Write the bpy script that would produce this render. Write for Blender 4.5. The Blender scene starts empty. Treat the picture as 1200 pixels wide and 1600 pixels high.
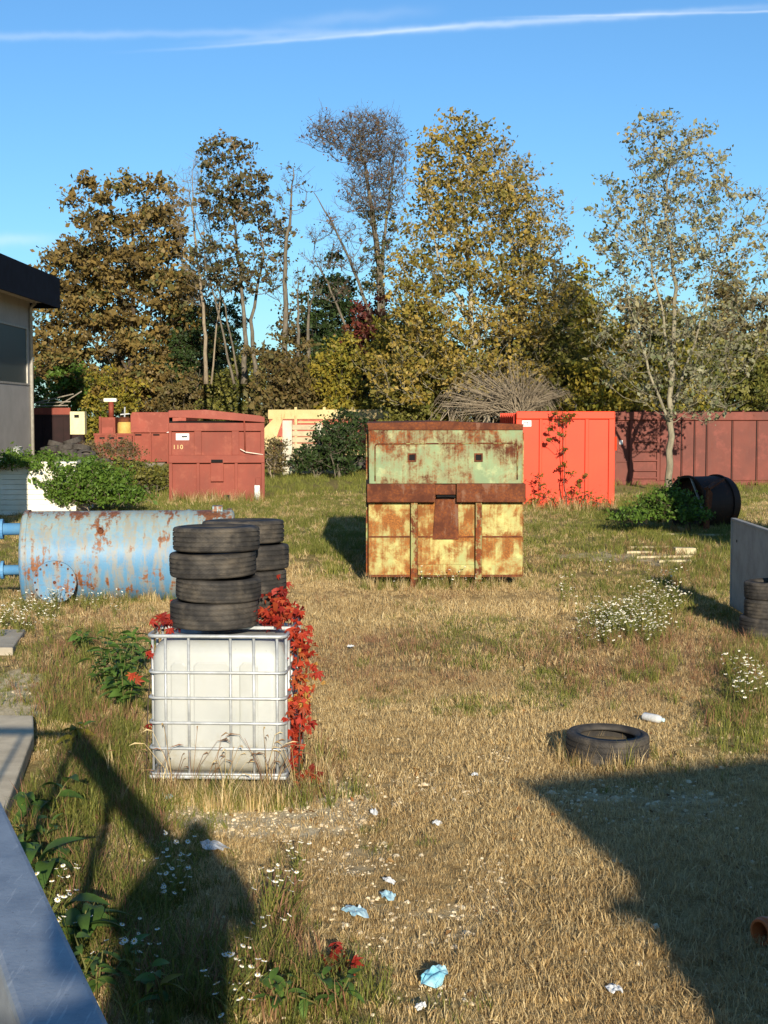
import bpy, bmesh, math, random
import numpy as np
from mathutils import Vector, Matrix, Euler

S = bpy.context.scene
COL = S.collection
random.seed(7)
rng = np.random.default_rng(11)
R = math.radians

# ------------------------------------------------------------------ camera
CAM_H, FPX, PITCH = 2.63, 2310.0, R(3.71)
cam = bpy.data.cameras.new('camera')
cam.sensor_fit = 'VERTICAL'; cam.sensor_height = 36.0; cam.lens = 36.0 * FPX / 1600.0
cam.clip_start = 0.05; cam.clip_end = 3000
cam_o = bpy.data.objects.new('camera', cam); COL.objects.link(cam_o)
cam_o.location = (0, 0, CAM_H); cam_o.rotation_euler = (R(90) - PITCH, 0, 0)
S.camera = cam_o

# ------------------------------------------------------------------ sun, sky, exposure
SUN_EL, SUN_AZ = R(15.6), R(7.1)          # the light travels 7.1 degrees to the left of +Y
d = Vector((-math.sin(SUN_AZ) * math.cos(SUN_EL), math.cos(SUN_AZ) * math.cos(SUN_EL), -math.sin(SUN_EL)))
sun = bpy.data.lights.new('sun', 'SUN'); sun.energy = 5.0; sun.angle = R(0.53); sun.color = (1.0, 0.90, 0.755)
sun_o = bpy.data.objects.new('sun', sun); COL.objects.link(sun_o)
sun_o.rotation_euler = d.to_track_quat('-Z', 'Y').to_euler(); sun_o.location = (10, -30, 30)

world = bpy.data.worlds.new('World'); S.world = world; world.use_nodes = True
wt = world.node_tree; wn, wl = wt.nodes, wt.links
for n in list(wn): wn.remove(n)
def wnode(t, **k):
    n = wn.new(t)
    for a, b in k.items(): setattr(n, a, b)
    return n
def wmath(op, a, b=None, c=None):
    n = wnode('ShaderNodeMath', operation=op)
    for i, v in enumerate((a, b, c)):
        if v is None: continue
        if isinstance(v, (int, float)): n.inputs[i].default_value = v
        else: wl.new(v, n.inputs[i])
    return n.outputs[0]
sky = wnode('ShaderNodeTexSky', sky_type='NISHITA', sun_disc=False, sun_elevation=SUN_EL, sun_rotation=R(180) - SUN_AZ)
sky.altitude = 100; sky.air_density = 1.0; sky.dust_density = 0.35; sky.ozone_density = 2.6
geo = wnode('ShaderNodeTexCoord'); sep = wnode('ShaderNodeSeparateXYZ'); wl.new(geo.outputs['Generated'], sep.inputs[0])
yy = wmath('MAXIMUM', sep.outputs[1], 0.02)
U = wmath('DIVIDE', sep.outputs[0], yy); W = wmath('DIVIDE', sep.outputs[2], yy)
def contrail(slope, x0, w0, curve, width, strength, lo, hi, seed):
    du = wmath('SUBTRACT', U, x0)
    line = wmath('ADD', wmath('ADD', wmath('MULTIPLY', du, slope), w0), wmath('MULTIPLY', wmath('MULTIPLY', du, du), curve))
    cx = wnode('ShaderNodeCombineXYZ'); wl.new(U, cx.inputs[0]); wl.new(W, cx.inputs[1]); cx.inputs[2].default_value = seed
    nz = wnode('ShaderNodeTexNoise'); nz.inputs['Scale'].default_value = 55; nz.inputs['Detail'].default_value = 5; wl.new(cx.outputs[0], nz.inputs['Vector'])
    n2 = wnode('ShaderNodeTexNoise'); n2.inputs['Scale'].default_value = 9; n2.inputs['Detail'].default_value = 3; wl.new(cx.outputs[0], n2.inputs['Vector'])
    off = wmath('MULTIPLY', wmath('SUBTRACT', nz.outputs[0], 0.5), width * 1.6)
    dd = wmath('DIVIDE', wmath('ADD', wmath('SUBTRACT', W, line), off), width)
    g = wmath('POWER', 2.718, wmath('MULTIPLY', wmath('MULTIPLY', dd, dd), -1.0))
    mr = wnode('ShaderNodeMapRange', interpolation_type='SMOOTHSTEP'); wl.new(U, mr.inputs[0])
    mr.inputs[1].default_value, mr.inputs[2].default_value = lo
    mr2 = wnode('ShaderNodeMapRange', interpolation_type='SMOOTHSTEP'); wl.new(U, mr2.inputs[0])
    mr2.inputs[1].default_value, mr2.inputs[2].default_value = hi
    k = wmath('MULTIPLY', wmath('MULTIPLY', mr.outputs[0], wmath('SUBTRACT', 1.0, mr2.outputs[0])), wmath('MULTIPLY_ADD', n2.outputs[0], 1.2, 0.1))
    return wmath('MULTIPLY', wmath('MULTIPLY', g, k), strength)
front = wmath('GREATER_THAN', sep.outputs[1], 0.05)
trail = contrail(0.063, 0.08, 0.2598, 0.0, 0.0022, 0.42, (-0.16, 0.0), (0.13, 0.33), 1.0)
trail = wmath('ADD', trail, contrail(0.022, 0.2546, 0.2678, 0.0, 0.0008, 0.33, (0.05, 0.16), (0.6, 0.8), 2.0))
trail = wmath('ADD', trail, contrail(0.08, -0.05, 0.2497, 0.1, 0.0011, 0.3, (-0.2, -0.05), (0.0, 0.1), 3.0))
trail = wmath('ADD', trail, contrail(0.016, -0.2, 0.2524, 0.0, 0.0024, 0.22, (-0.75, -0.4), (-0.12, 0.05), 4.0))
trail = wmath('ADD', trail, contrail(0.09, 0.0, 0.2655, 0.0, 0.004, 0.14, (-0.1, -0.03), (0.0, 0.05), 5.0))
trail = wmath('ADD', trail, contrail(0.02, -0.26, 0.117, 0.0, 0.004, 0.35, (-0.7, -0.5), (-0.25, -0.2), 6.0))
trail = wmath('MINIMUM', wmath('MULTIPLY', trail, front), 0.85)
skyc = wnode('ShaderNodeMixRGB', blend_type='MULTIPLY'); skyc.inputs[0].default_value = 1.0; skyc.inputs[2].default_value = (0.66, 1.0, 1.28, 1); wl.new(sky.outputs[0], skyc.inputs[1])
mixw = wnode('ShaderNodeMixRGB'); wl.new(trail, mixw.inputs[0]); wl.new(skyc.outputs[0], mixw.inputs[1]); mixw.inputs[2].default_value = (8.5, 9.3, 10.0, 1)
bg = wnode('ShaderNodeBackground'); bg.inputs[1].default_value = 0.080; wl.new(mixw.outputs[0], bg.inputs[0])
wo = wnode('ShaderNodeOutputWorld'); wl.new(bg.outputs[0], wo.inputs[0])
S.view_settings.view_transform = 'Standard'; S.view_settings.look = 'None'
S.view_settings.exposure = 0.6; S.view_settings.gamma = 1.0; S.view_settings.use_curve_mapping = False
S.cycles.max_bounces = 6; S.cycles.diffuse_bounces = 3; S.cycles.transparent_max_bounces = 8

# ------------------------------------------------------------------ measuring
def at(px, py, z=0.0):                    # the point of height z seen at a photo pixel
    u, v = (px - 600) / FPX, (800 - py) / FPX
    dx, dy, dz = u, math.cos(PITCH) + v * math.sin(PITCH), -math.sin(PITCH) + v * math.cos(PITCH)
    t = (z - CAM_H) / dz
    return Vector((dx * t, dy * t, z))
def atY(px, py, Y):                       # the point at distance Y
    u, v = (px - 600) / FPX, (800 - py) / FPX
    dx, dy, dz = u, math.cos(PITCH) + v * math.sin(PITCH), -math.sin(PITCH) + v * math.cos(PITCH)
    t = Y / dy
    return Vector((dx * t, Y, CAM_H + dz * t))
def to_px(x, y, z=0.0):
    c, s = math.cos(PITCH), math.sin(PITCH)
    zc = z - CAM_H
    dep = y * c - zc * s
    up = y * s + zc * c
    return 600 + FPX * x / dep, 800 - FPX * up / dep
def gz(x, y):
    f = np.clip((30 - np.asarray(y, float)) / 15, 0, 1)
    return f * (0.022 * np.sin(0.9 * x + 0.3) * np.cos(0.7 * y) + 0.014 * np.sin(2.1 * x + 1.3 * y) + 0.01 * np.sin(4.3 * x - 2.9 * y))
class VNoise:
    def __init__(s, seed): s.t = np.random.default_rng(seed).random((64, 64))
    def __call__(s, x, y, sc):
        x = np.asarray(x, float) * sc + 1000; y = np.asarray(y, float) * sc + 1000
        xi, yi = np.floor(x).astype(int), np.floor(y).astype(int); fx, fy = x - xi, y - yi
        fx, fy = fx * fx * (3 - 2 * fx), fy * fy * (3 - 2 * fy)
        g = lambda a, b: s.t[a % 64, b % 64]
        return (g(xi, yi) * (1 - fx) + g(xi + 1, yi) * fx) * (1 - fy) + (g(xi, yi + 1) * (1 - fx) + g(xi + 1, yi + 1) * fx) * fy
    def fbm(s, x, y, sc): return (s(x, y, sc) + .5 * s(x, y, sc * 2.1) + .25 * s(x, y, sc * 4.3)) / 1.75
VN = VNoise(3); VN2 = VNoise(5)

# ------------------------------------------------------------------ mesh helpers
def lin(h):
    h = h.lstrip('#'); v = [int(h[i:i + 2], 16) / 255 for i in (0, 2, 4)]
    return tuple(c / 12.92 if c <= .04045 else ((c + .055) / 1.055) ** 2.4 for c in v) + (1.0,)
class MB:
    def __init__(s): s.v = []; s.f = []; s.t = []; s.tint = None
    def add(s, vs, fs):
        o = len(s.v); s.v += [tuple(v) for v in vs]; s.f += [tuple(i + o for i in f) for f in fs]; return s
    def box(s, x0, x1, y0, y1, z0, z1):
        return s.add([(x0, y0, z0), (x1, y0, z0), (x1, y1, z0), (x0, y1, z0), (x0, y0, z1), (x1, y0, z1), (x1, y1, z1), (x0, y1, z1)],
                     [(0, 3, 2, 1), (4, 5, 6, 7), (0, 1, 5, 4), (1, 2, 6, 5), (2, 3, 7, 6), (3, 0, 4, 7)])
    def prism(s, poly, y0, y1):           # polygon in x,z (counterclockwise seen from -Y) extruded along y
        n = len(poly)
        vs = [(x, y0, z) for x, z in poly] + [(x, y1, z) for x, z in poly]
        return s.add(vs, [tuple(range(n)), tuple(range(2 * n - 1, n - 1, -1))] + [(i, i + n, (i + 1) % n + n, (i + 1) % n) for i in range(n)])
    def bar(s, p0, p1, w, h=None, up=(0, 0, 1)):
        h = h or w; p0, p1, up = Vector(p0), Vector(p1), Vector(up)
        a = (p1 - p0).normalized(); b = a.cross(up)
        if b.length < 1e-4: b = a.cross(Vector((1, 0, 0)))
        b.normalize(); c = b.cross(a).normalized()
        q = [b * (sx * w / 2) + c * (sz * h / 2) for sx, sz in ((-1, -1), (1, -1), (1, 1), (-1, 1))]
        return s.add([p0 + x for x in q] + [p1 + x for x in q], [(0, 1, 2, 3), (7, 6, 5, 4), (0, 4, 5, 1), (1, 5, 6, 2), (2, 6, 7, 3), (3, 7, 4, 0)])
    def tube(s, pts, rad, n=6, cap=True, closed=False):
        pts = [Vector(p) for p in pts]; m = len(pts)
        if not hasattr(rad, '__len__'): rad = [rad] * m
        vs = []; prev = None
        for i, p in enumerate(pts):
            if closed: t = pts[(i + 1) % m] - pts[i - 1]
            else: t = pts[min(i + 1, m - 1)] - pts[max(i - 1, 0)]
            t.normalize()
            if prev is None:
                b = t.orthogonal().normalized()
            else:
                b = prev - t * prev.dot(t)
                b = b.normalized() if b.length > 1e-6 else t.orthogonal().normalized()
            prev = b; c = t.cross(b)
            for k in range(n):
                a = 2 * math.pi * k / n; vs.append(p + (b * math.cos(a) + c * math.sin(a)) * rad[i])
        fs = []
        for i in range(m if closed else m - 1):
            j = (i + 1) % m
            for k in range(n):
                fs.append((i * n + k, i * n + (k + 1) % n, j * n + (k + 1) % n, j * n + k))
        if cap and not closed: fs += [tuple(range(n - 1, -1, -1)), tuple((m - 1) * n + k for k in range(n))]
        return s.add(vs, fs)
    def lathe(s, prof, n=32, closed=False):   # profile (r, z) turned about z
        m = len(prof); vs = []
        for r, z in prof:
            for k in range(n):
                a = 2 * math.pi * k / n; vs.append((r * math.cos(a), r * math.sin(a), z))
        fs = []
        for i in range(m if closed else m - 1):
            j = (i + 1) % m
            for k in range(n): fs.append((i * n + k, i * n + (k + 1) % n, j * n + (k + 1) % n, j * n + k))
        return s.add(vs, fs)
    def skew(s, y0, dx): s.v = [(x + (dx if y < y0 else 0), y, z) for x, y, z in s.v]; return s
    def xform(s, M): s.v = [tuple(M @ Vector(v)) for v in s.v]; return s
    def build(s, name, mat, parent=None, smooth=False, bevel=0.0, tint=None):
        me = bpy.data.meshes.new(name); me.from_pydata(s.v, [], s.f)
        if smooth: me.polygons.foreach_set('use_smooth', [True] * len(me.polygons))
        if tint is not None:
            at_ = me.attributes.new('tint', 'FLOAT', 'FACE'); at_.data.foreach_set('value', tint)
        me.update()
        return link(name, me, mat, parent, bevel)
def link(name, me, mat, parent=None, bevel=0.0):
    o = bpy.data.objects.new(name, me); COL.objects.link(o)
    if mat and not me.materials: me.materials.append(mat)
    if parent: o.parent = parent
    if bevel:
        b = o.modifiers.new('bevel', 'BEVEL'); b.width = bevel; b.segments = 2; b.limit_method = 'ANGLE'; b.angle_limit = R(40); b.harden_normals = False
    return o
def empty(name, loc=(0, 0, 0), rz=0.0):
    o = bpy.data.objects.new(name, None); COL.objects.link(o); o.empty_display_size = .1
    o.location = loc; o.rotation_euler = (0, 0, rz); return o
def tag(o, label=None, cat=None, group=None, kind=None):
    if label: o['label'] = label
    if cat: o['category'] = cat
    if group: o['group'] = group
    if kind: o['kind'] = kind
    return o
def copy_tree(o, parent=None):
    c = o.copy(); COL.objects.link(c)
    if parent: c.parent = parent
    for ch in list(o.children): copy_tree(ch, c)
    return c

# ------------------------------------------------------------------ material helpers
class NT:
    def __init__(s, name, rough=.7, metal=0.0, spec=.3):
        s.m = bpy.data.materials.new(name); s.m.use_nodes = True; s.t = s.m.node_tree; s.n = s.t.nodes; s.l = s.t.links
        s.b = s.n['Principled BSDF']; s.b.inputs['Roughness'].default_value = rough; s.b.inputs['Metallic'].default_value = metal
        s.b.inputs['Specular IOR Level'].default_value = spec
        s.tc = s.n.new('ShaderNodeTexCoord')
    def set(s, sock, v):
        if hasattr(v, 'is_output') or isinstance(v, bpy.types.NodeSocket): s.l.new(v, sock)
        else: sock.default_value = v
    def map(s, scale=(1, 1, 1), loc=(0, 0, 0), src='Object'):
        m = s.n.new('ShaderNodeMapping'); s.l.new(s.tc.outputs[src], m.inputs[0]); m.inputs['Scale'].default_value = scale; m.inputs['Location'].default_value = loc
        return m.outputs[0]
    def noise(s, vec, scale, detail=4, rough=.55, dist=0.0):
        n = s.n.new('ShaderNodeTexNoise'); s.l.new(vec, n.inputs['Vector']); n.inputs['Scale'].default_value = scale
        n.inputs['Detail'].default_value = detail; n.inputs['Roughness'].default_value = rough; n.inputs['Distortion'].default_value = dist
        return n.outputs[0]
    def math(s, op, a, b=None, c=None, clamp=False):
        n = s.n.new('ShaderNodeMath'); n.operation = op; n.use_clamp = clamp
        for i, v in enumerate((a, b, c)):
            if v is not None: s.set(n.inputs[i], v)
        return n.outputs[0]
    def ramp(s, fac, stops, interp='LINEAR'):
        n = s.n.new('ShaderNodeValToRGB'); s.l.new(fac, n.inputs[0]); e = n.color_ramp; e.interpolation = interp
        while len(e.elements) < len(stops): e.elements.new(.5)
        for el, (p, c) in zip(e.elements, stops):
            el.position = p; el.color = c if not isinstance(c, (int, float)) else (c, c, c, 1)
        return n.outputs[0]
    def step(s, fac, a, b): 
        n = s.n.new('ShaderNodeMapRange'); n.interpolation_type = 'SMOOTHSTEP'; s.set(n.inputs[0], fac); n.inputs[1].default_value = a; n.inputs[2].default_value = b
        return n.outputs[0]
    def mix(s, f, a, b, mode='MIX'):
        n = s.n.new('ShaderNodeMixRGB'); n.blend_type = mode; s.set(n.inputs[0], f); s.set(n.inputs[1], a); s.set(n.inputs[2], b); return n.outputs[0]
    def bump(s, h, strength=.3, dist=.01):
        n = s.n.new('ShaderNodeBump'); n.inputs['Strength'].default_value = strength; n.inputs['Distance'].default_value = dist; s.l.new(h, n.inputs['Height']); s.l.new(n.outputs[0], s.b.inputs['Normal'])
    def col(s, c): s.set(s.b.inputs['Base Color'], c); return s
    def xyz(s, src='Object'):
        n = s.n.new('ShaderNodeSeparateXYZ'); s.l.new(s.tc.outputs[src], n.inputs[0]); return n.outputs
    def attr(s, name, inst=False):
        n = s.n.new('ShaderNodeAttribute'); n.attribute_name = name
        if inst: n.attribute_type = 'INSTANCER'
        return n.outputs['Fac']
RUST1, RUST2, RUST3 = lin('#4a2415'), lin('#8a4a1c'), lin('#5f3320')
def rust_paint(name, p1, p2, amount, seed=0.0, scale=1.0, streak=.4, rough=.62, rustcols=(RUST1, RUST2, RUST3), fade=None, zbias=None, soft=.03, dirt=.5):
    """old paint over steel: patches, streaks and chips of rust, dust and faded areas"""
    k = NT(name, rough, spec=.25)
    v = k.map(loc=(seed * 3.1, seed * 1.7, seed * 2.3))
    vs = k.map(scale=(7, 7, .8), loc=(seed, seed * 2, seed * 3))
    n1 = k.noise(v, 1.6 * scale, 8, .62, .4); n2 = k.noise(vs, 1.5 * scale, 5, .6); n3 = k.noise(v, 18 * scale, 6, .7)
    m = k.math('ADD', k.math('ADD', k.math('MULTIPLY', n1, 1 - streak), k.math('MULTIPLY', n2, streak)), k.math('MULTIPLY', k.math('SUBTRACT', n3, .5), .22))
    if zbias:                                  # (z0, z1, a0, a1): more wear towards one height of the thing
        z = k.xyz()[2]; mr = k.n.new('ShaderNodeMapRange'); k.l.new(z, mr.inputs[0])
        for i, q in enumerate(zbias): mr.inputs[i + 1].default_value = q
        m = k.math('ADD', m, mr.outputs[0])
    th = 1 - amount
    mask = k.step(m, th - soft, th + soft)
    halo = k.step(m, th - soft - .09, th)
    paint = k.mix(k.step(k.noise(v, .9 * scale, 5, .6), .35, .65), p1, p2)
    dusty = k.mix(k.math('MULTIPLY', k.noise(vs, 2.0, 6, .7), dirt), paint, k.mix(.5, paint, lin('#6b5a48')))
    if fade: dusty = k.mix(k.math('MULTIPLY', k.step(k.noise(v, 2.4 * scale, 7, .7), .5, .7), .8), dusty, fade)
    dusty = k.mix(k.math('MULTIPLY', halo, .35), dusty, rustcols[1])
    chips = k.step(k.noise(v, 34, 3, .6), .71, .74)
    rc = k.mix(k.step(k.noise(v, 3.3, 6, .7), .35, .62), rustcols[0], k.mix(k.step(n3, .4, .65), rustcols[2], rustcols[1]))
    c = k.mix(k.math('MAXIMUM', mask, k.math('MULTIPLY', chips, .7)), dusty, rc)
    k.col(c)
    k.set(k.b.inputs['Roughness'], k.math('MULTIPLY_ADD', mask, .25, rough))
    k.bump(k.math('ADD', k.math('MULTIPLY', mask, -.5), k.math('MULTIPLY', k.noise(v, 40, 4, .7), .35)), .35, .006)
    return k.m
def plain(name, c1, c2=None, rough=.7, scale=6.0, bump=.15, metal=0.0, spec=.3, bs=60):
    k = NT(name, rough, metal, spec); v = k.map()
    c2 = c2 or tuple(x * .7 for x in c1[:3]) + (1,)
    n = k.noise(v, scale, 6, .65); k.col(k.mix(k.step(n, .3, .7), c1, c2))
    if bump: k.bump(k.noise(v, bs, 4, .7), bump, .01)
    return k.m
def leafmat(name, cols, trans=.3, inst=False, rough=.55):
    k = NT(name, rough, spec=.25)
    f = k.attr('tint', inst)
    c = k.ramp(f, [(i / max(1, len(cols) - 1), lin(x)) for i, x in enumerate(cols)])
    n = k.noise(k.map(), 7, 3, .6)
    c = k.mix(k.step(n, .3, .75), k.mix(1.0, c, (.62, .6, .55, 1), 'MULTIPLY'), c)
    k.col(c)
    tr = k.n.new('ShaderNodeBsdfTranslucent'); k.set(tr.inputs[0], c)
    mx = k.n.new('ShaderNodeMixShader'); mx.inputs[0].default_value = trans
    k.l.new(k.b.outputs[0], mx.inputs[1]); k.l.new(tr.outputs[0], mx.inputs[2])
    k.l.new(mx.outputs[0], k.n['Material Output'].inputs[0])
    return k.m
def barkmat(name, c1, c2, sc=9):
    k = NT(name, .9, spec=.1); v = k.map(scale=(1, 1, .25))
    n = k.noise(v, sc, 7, .7); k.col(k.mix(k.step(n, .35, .65), lin(c1), lin(c2))); k.bump(n, .6, .03); return k.m

M = {}
M['rubber'] = NT('tyre_rubber', .72, spec=.25)
def _rub():
    k = M['rubber']; v = k.map(); x = k.xyz()
    n = k.noise(v, 9, 6, .65)
    k.col(k.mix(k.math('MULTIPLY', k.step(k.noise(k.map(), 3.5, 6, .7), .45, .7), .6), k.mix(k.step(n, .35, .75), lin('#2a2826'), lin('#4b463f')), lin('#6b6152')))
    ang = k.math('ARCTAN2', x[1], x[0])
    w = k.math('SINE', k.math('ADD', k.math('MULTIPLY', ang, 62), k.math('MULTIPLY', k.math('ABSOLUTE', x[2]), 260)))
    k.bump(k.math('ADD', k.step(w, -.8, -.3), k.math('MULTIPLY', k.noise(v, 120, 3, .6), .4)), .55, .004)
    M['rubber'] = k.m
_rub()
M['sidewall'] = plain('tyre_sidewall', lin('#2b2927'), lin('#46413a'), .7, 8, .2)
M['dark'] = plain('dark_inside', lin('#0d0c0b'), lin('#161412'), .9, 3, 0)
M['galv'] = plain('galvanised_steel', lin('#b4b6b4'), lin('#979a98'), .45, 14, .06, .3, .5)
M['concrete'] = plain('weathered_concrete', lin('#d3c4a6'), lin('#b5a78c'), .95, 3, .35, bs=40)
M['concrete_dark'] = plain('old_concrete', lin('#b3a994'), lin('#948a78'), .95, 2, .35, bs=30)
M['white_sheet'] = plain('white_sheet', lin('#e9e4d0'), lin('#d8d1ba'), .6, 2, .05)
M['paper'] = plain('white_sticker', lin('#e6e6e2'), lin('#d2d2cc'), .5, 20, 0)

# ------------------------------------------------------------------ ground
GREEN_SPOTS = [  # photo px, py, rx, ry, weight: where green growth outweighs dry grass
    (500, 800, 95, 75, .55), (520, 870, 60, 25, .5), (900, 840, 110, 38, .5), (1030, 830, 120, 60, .65), (985, 935, 90, 45, .75), (860, 1075, 55, 35, .75), (735, 1105, 60, 12, .5),
    (1170, 1060, 70, 120, .6), (120, 1150, 190, 150, .75), (160, 1350, 170, 200, .8), (350, 1560, 240, 110, .6), (500, 1560, 110, 90, .5), (470, 760, 120, 26, .6), (240, 790, 160, 30, .8),
    (760, 1010, 150, 40, .5), (600, 900, 120, 20, .4), (1100, 930, 90, 60, .7), (900, 900, 100, 25, .5), (140, 960, 120, 30, .2), (640, 960, 60, 20, .2), (620, 1330, 60, 12, .2), (30, 900, 60, 60, .6), (620, 1590, 140, 25, .4), (690, 905, 130, 14, .6), (1150, 770, 80, 20, .4)]
BROWN_SPOTS = [(1000, 1035, 170, 55, .8), (620, 1040, 140, 45, .6), (110, 1050, 90, 60, .8), (470, 1210, 60, 45, .7), (960, 870, 120, 16, .5), (600, 930, 200, 14, .3), (150, 985, 120, 25, .5)]
GRAVEL_SPOTS = [(400, 1255, 190, 40, .9), (760, 1400, 40, 60, .55), (800, 1180, 60, 12, .4), (560, 1340, 70, 30, .55), (700, 1560, 70, 25, .4), (450, 1275, 130, 32, 1.0), (640, 1440, 120, 40, .6), (30, 1090, 60, 45, .9), (330, 1265, 90, 25, .7), (1000, 870, 140, 14, .6), (650, 1240, 120, 30, .35), (1000, 1260, 150, 40, .4)]
def field(spots, x, y):
    px, py = to_px(np.asarray(x, float), np.asarray(y, float))
    o = np.zeros_like(px)
    for cx, cy, rx, ry, w in spots:
        q = ((px - cx) / rx) ** 2 + ((py - cy) / ry) ** 2
        o = np.maximum(o, w * np.clip(1.6 - q, 0, 1))
    return o
def greenness(x, y):
    n = VN.fbm(x, y, .55)
    far = np.clip((np.asarray(y) - 26) / 22, 0, .26)
    return np.clip(field(GREEN_SPOTS, x, y) * (.3 + 1.0 * n) + np.clip((n - .66) * 1.4, 0, .35) + far * (.5 + n), 0, 1)
def brownness(x, y): return np.clip(.62 * field(BROWN_SPOTS, x, y) * (.4 + 1.2 * VN2.fbm(x, y, .8)), 0, 1)
def gravelness(x, y): return np.clip(field(GRAVEL_SPOTS, x, y) * (.3 + 1.4 * VN2.fbm(x, y, 2.0)), 0, 1)

def axis_lines(fine0, fine1, step, lim, g=1.25):
    a = list(np.arange(fine0, fine1 + 1e-6, step)); s = step
    while a[-1] < lim: s *= g; a.append(a[-1] + s)
    s = step
    while a[0] > -lim: s *= g; a.insert(0, a[0] - s)
    return np.array(a)
gx, gy = axis_lines(-9, 9, .2, 900), axis_lines(4, 34, .2, 1400)
XX, YY = np.meshgrid(gx, gy); xs, ys = XX.ravel(), YY.ravel(); zs = gz(xs, ys)
nx, ny = len(gx), len(gy)
idx = np.arange(nx * ny).reshape(ny, nx)
quads = np.stack([idx[:-1, :-1], idx[:-1, 1:], idx[1:, 1:], idx[1:, :-1]], -1).reshape(-1, 4)
me = bpy.data.meshes.new('ground'); me.from_pydata(np.stack([xs, ys, zs], 1).tolist(), [], quads.tolist())
me.polygons.foreach_set('use_smooth', [True] * len(me.polygons))
for nm, fn in (('green', greenness), ('brown', brownness), ('gravel', gravelness)):
    a = me.attributes.new(nm, 'FLOAT', 'POINT')
    with np.errstate(all='ignore'):
        val = np.where((ys > 4) & (ys < 200), np.nan_to_num(fn(xs, np.maximum(ys, 4))), .3)
    a.data.foreach_set('value', val.astype(np.float32))
k = NT('dry_ground', .95, spec=.1); v = k.map()
n1, n2, n3 = k.noise(v, 9, 8, .75), k.noise(v, 45, 6, .8), k.noise(v, .8, 4, .6)
straw = k.mix(k.step(n1, .35, .65), lin('#8c7044'), lin('#c4a872'))
straw = k.mix(k.step(n2, .5, .75), straw, lin('#66523a'))
grn = k.mix(k.step(n1, .35, .7), lin('#55572c'), lin('#83803f'))
c = k.mix(k.math('MULTIPLY', k.attr('green'), .9, clamp=True), straw, grn)
c = k.mix(k.math('MULTIPLY', k.attr('brown'), .7, clamp=True), c, k.mix(n2, lin('#6b4e34'), lin('#977650')))
c = k.mix(k.step(k.math('ADD', k.attr('gravel'), k.math('MULTIPLY', k.math('SUBTRACT', n1, .5), .8)), .3, .8), c, k.mix(k.step(n2, .35, .65), lin('#b5a27c'), lin('#e2d2ac')))
k.col(c); k.bump(k.math('ADD', n2, n1), .8, .02)
ground = link('ground', me, k.m); tag(ground, 'flat yard of dry golden grass with green patches', 'ground', kind='structure')

# concrete pads
def slab(name, pts, z0, z1, mat):
    o = MB(); n = len(pts)
    o.add([(x, y, z0) for x, y in pts] + [(x, y, z1) for x, y in pts], [tuple(range(n - 1, -1, -1)), tuple(range(n, 2 * n))] + [(i, (i + 1) % n, (i + 1) % n + n, i + n) for i in range(n)])
    return tag(o.build(name, mat, bevel=.015), kind='structure')
slab('concrete_pavement', [(-2.42, 9.3), (-2.78, 11.6), (-2.95, 12.3), (-9, 12.4), (-9, 7.2), (-2.2, 7.2)], -.2, .12, M['concrete'])
slab('concrete_pavement', [(-4.1, 16.2), (-4.3, 17.6), (-9, 17.7), (-9, 16.3)], -.2, .08, M['concrete_dark'])
p = [at(168, 723), at(262, 721), at(238, 741), at(140, 741)]
slab('concrete_pavement', [(q.x, q.y) for q in (p[3], p[2], p[1], p[0])], -.2, .05, M['concrete'])

# ------------------------------------------------------------------ buildings
def text_mesh(s, size):
    cu = bpy.data.curves.new('lettering', 'FONT'); cu.body = s; cu.size = size; cu.extrude = .001; cu.align_x = 'CENTER'
    o = bpy.data.objects.new('lettering', cu); COL.objects.link(o)
    dg = bpy.context.evaluated_depsgraph_get(); m = bpy.data.meshes.new_from_object(o.evaluated_get(dg))
    bpy.data.objects.remove(o); return m
def lettering(s, size, loc, mat, parent, bold=0):
    for i, ch in enumerate(s):
        o = link('letter', text_mesh(ch, size), mat, parent); o.location = (loc[0] + (i - (len(s) - 1) / 2) * size * .58, loc[1], loc[2]); o.rotation_euler = (R(90), 0, 0)

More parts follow.
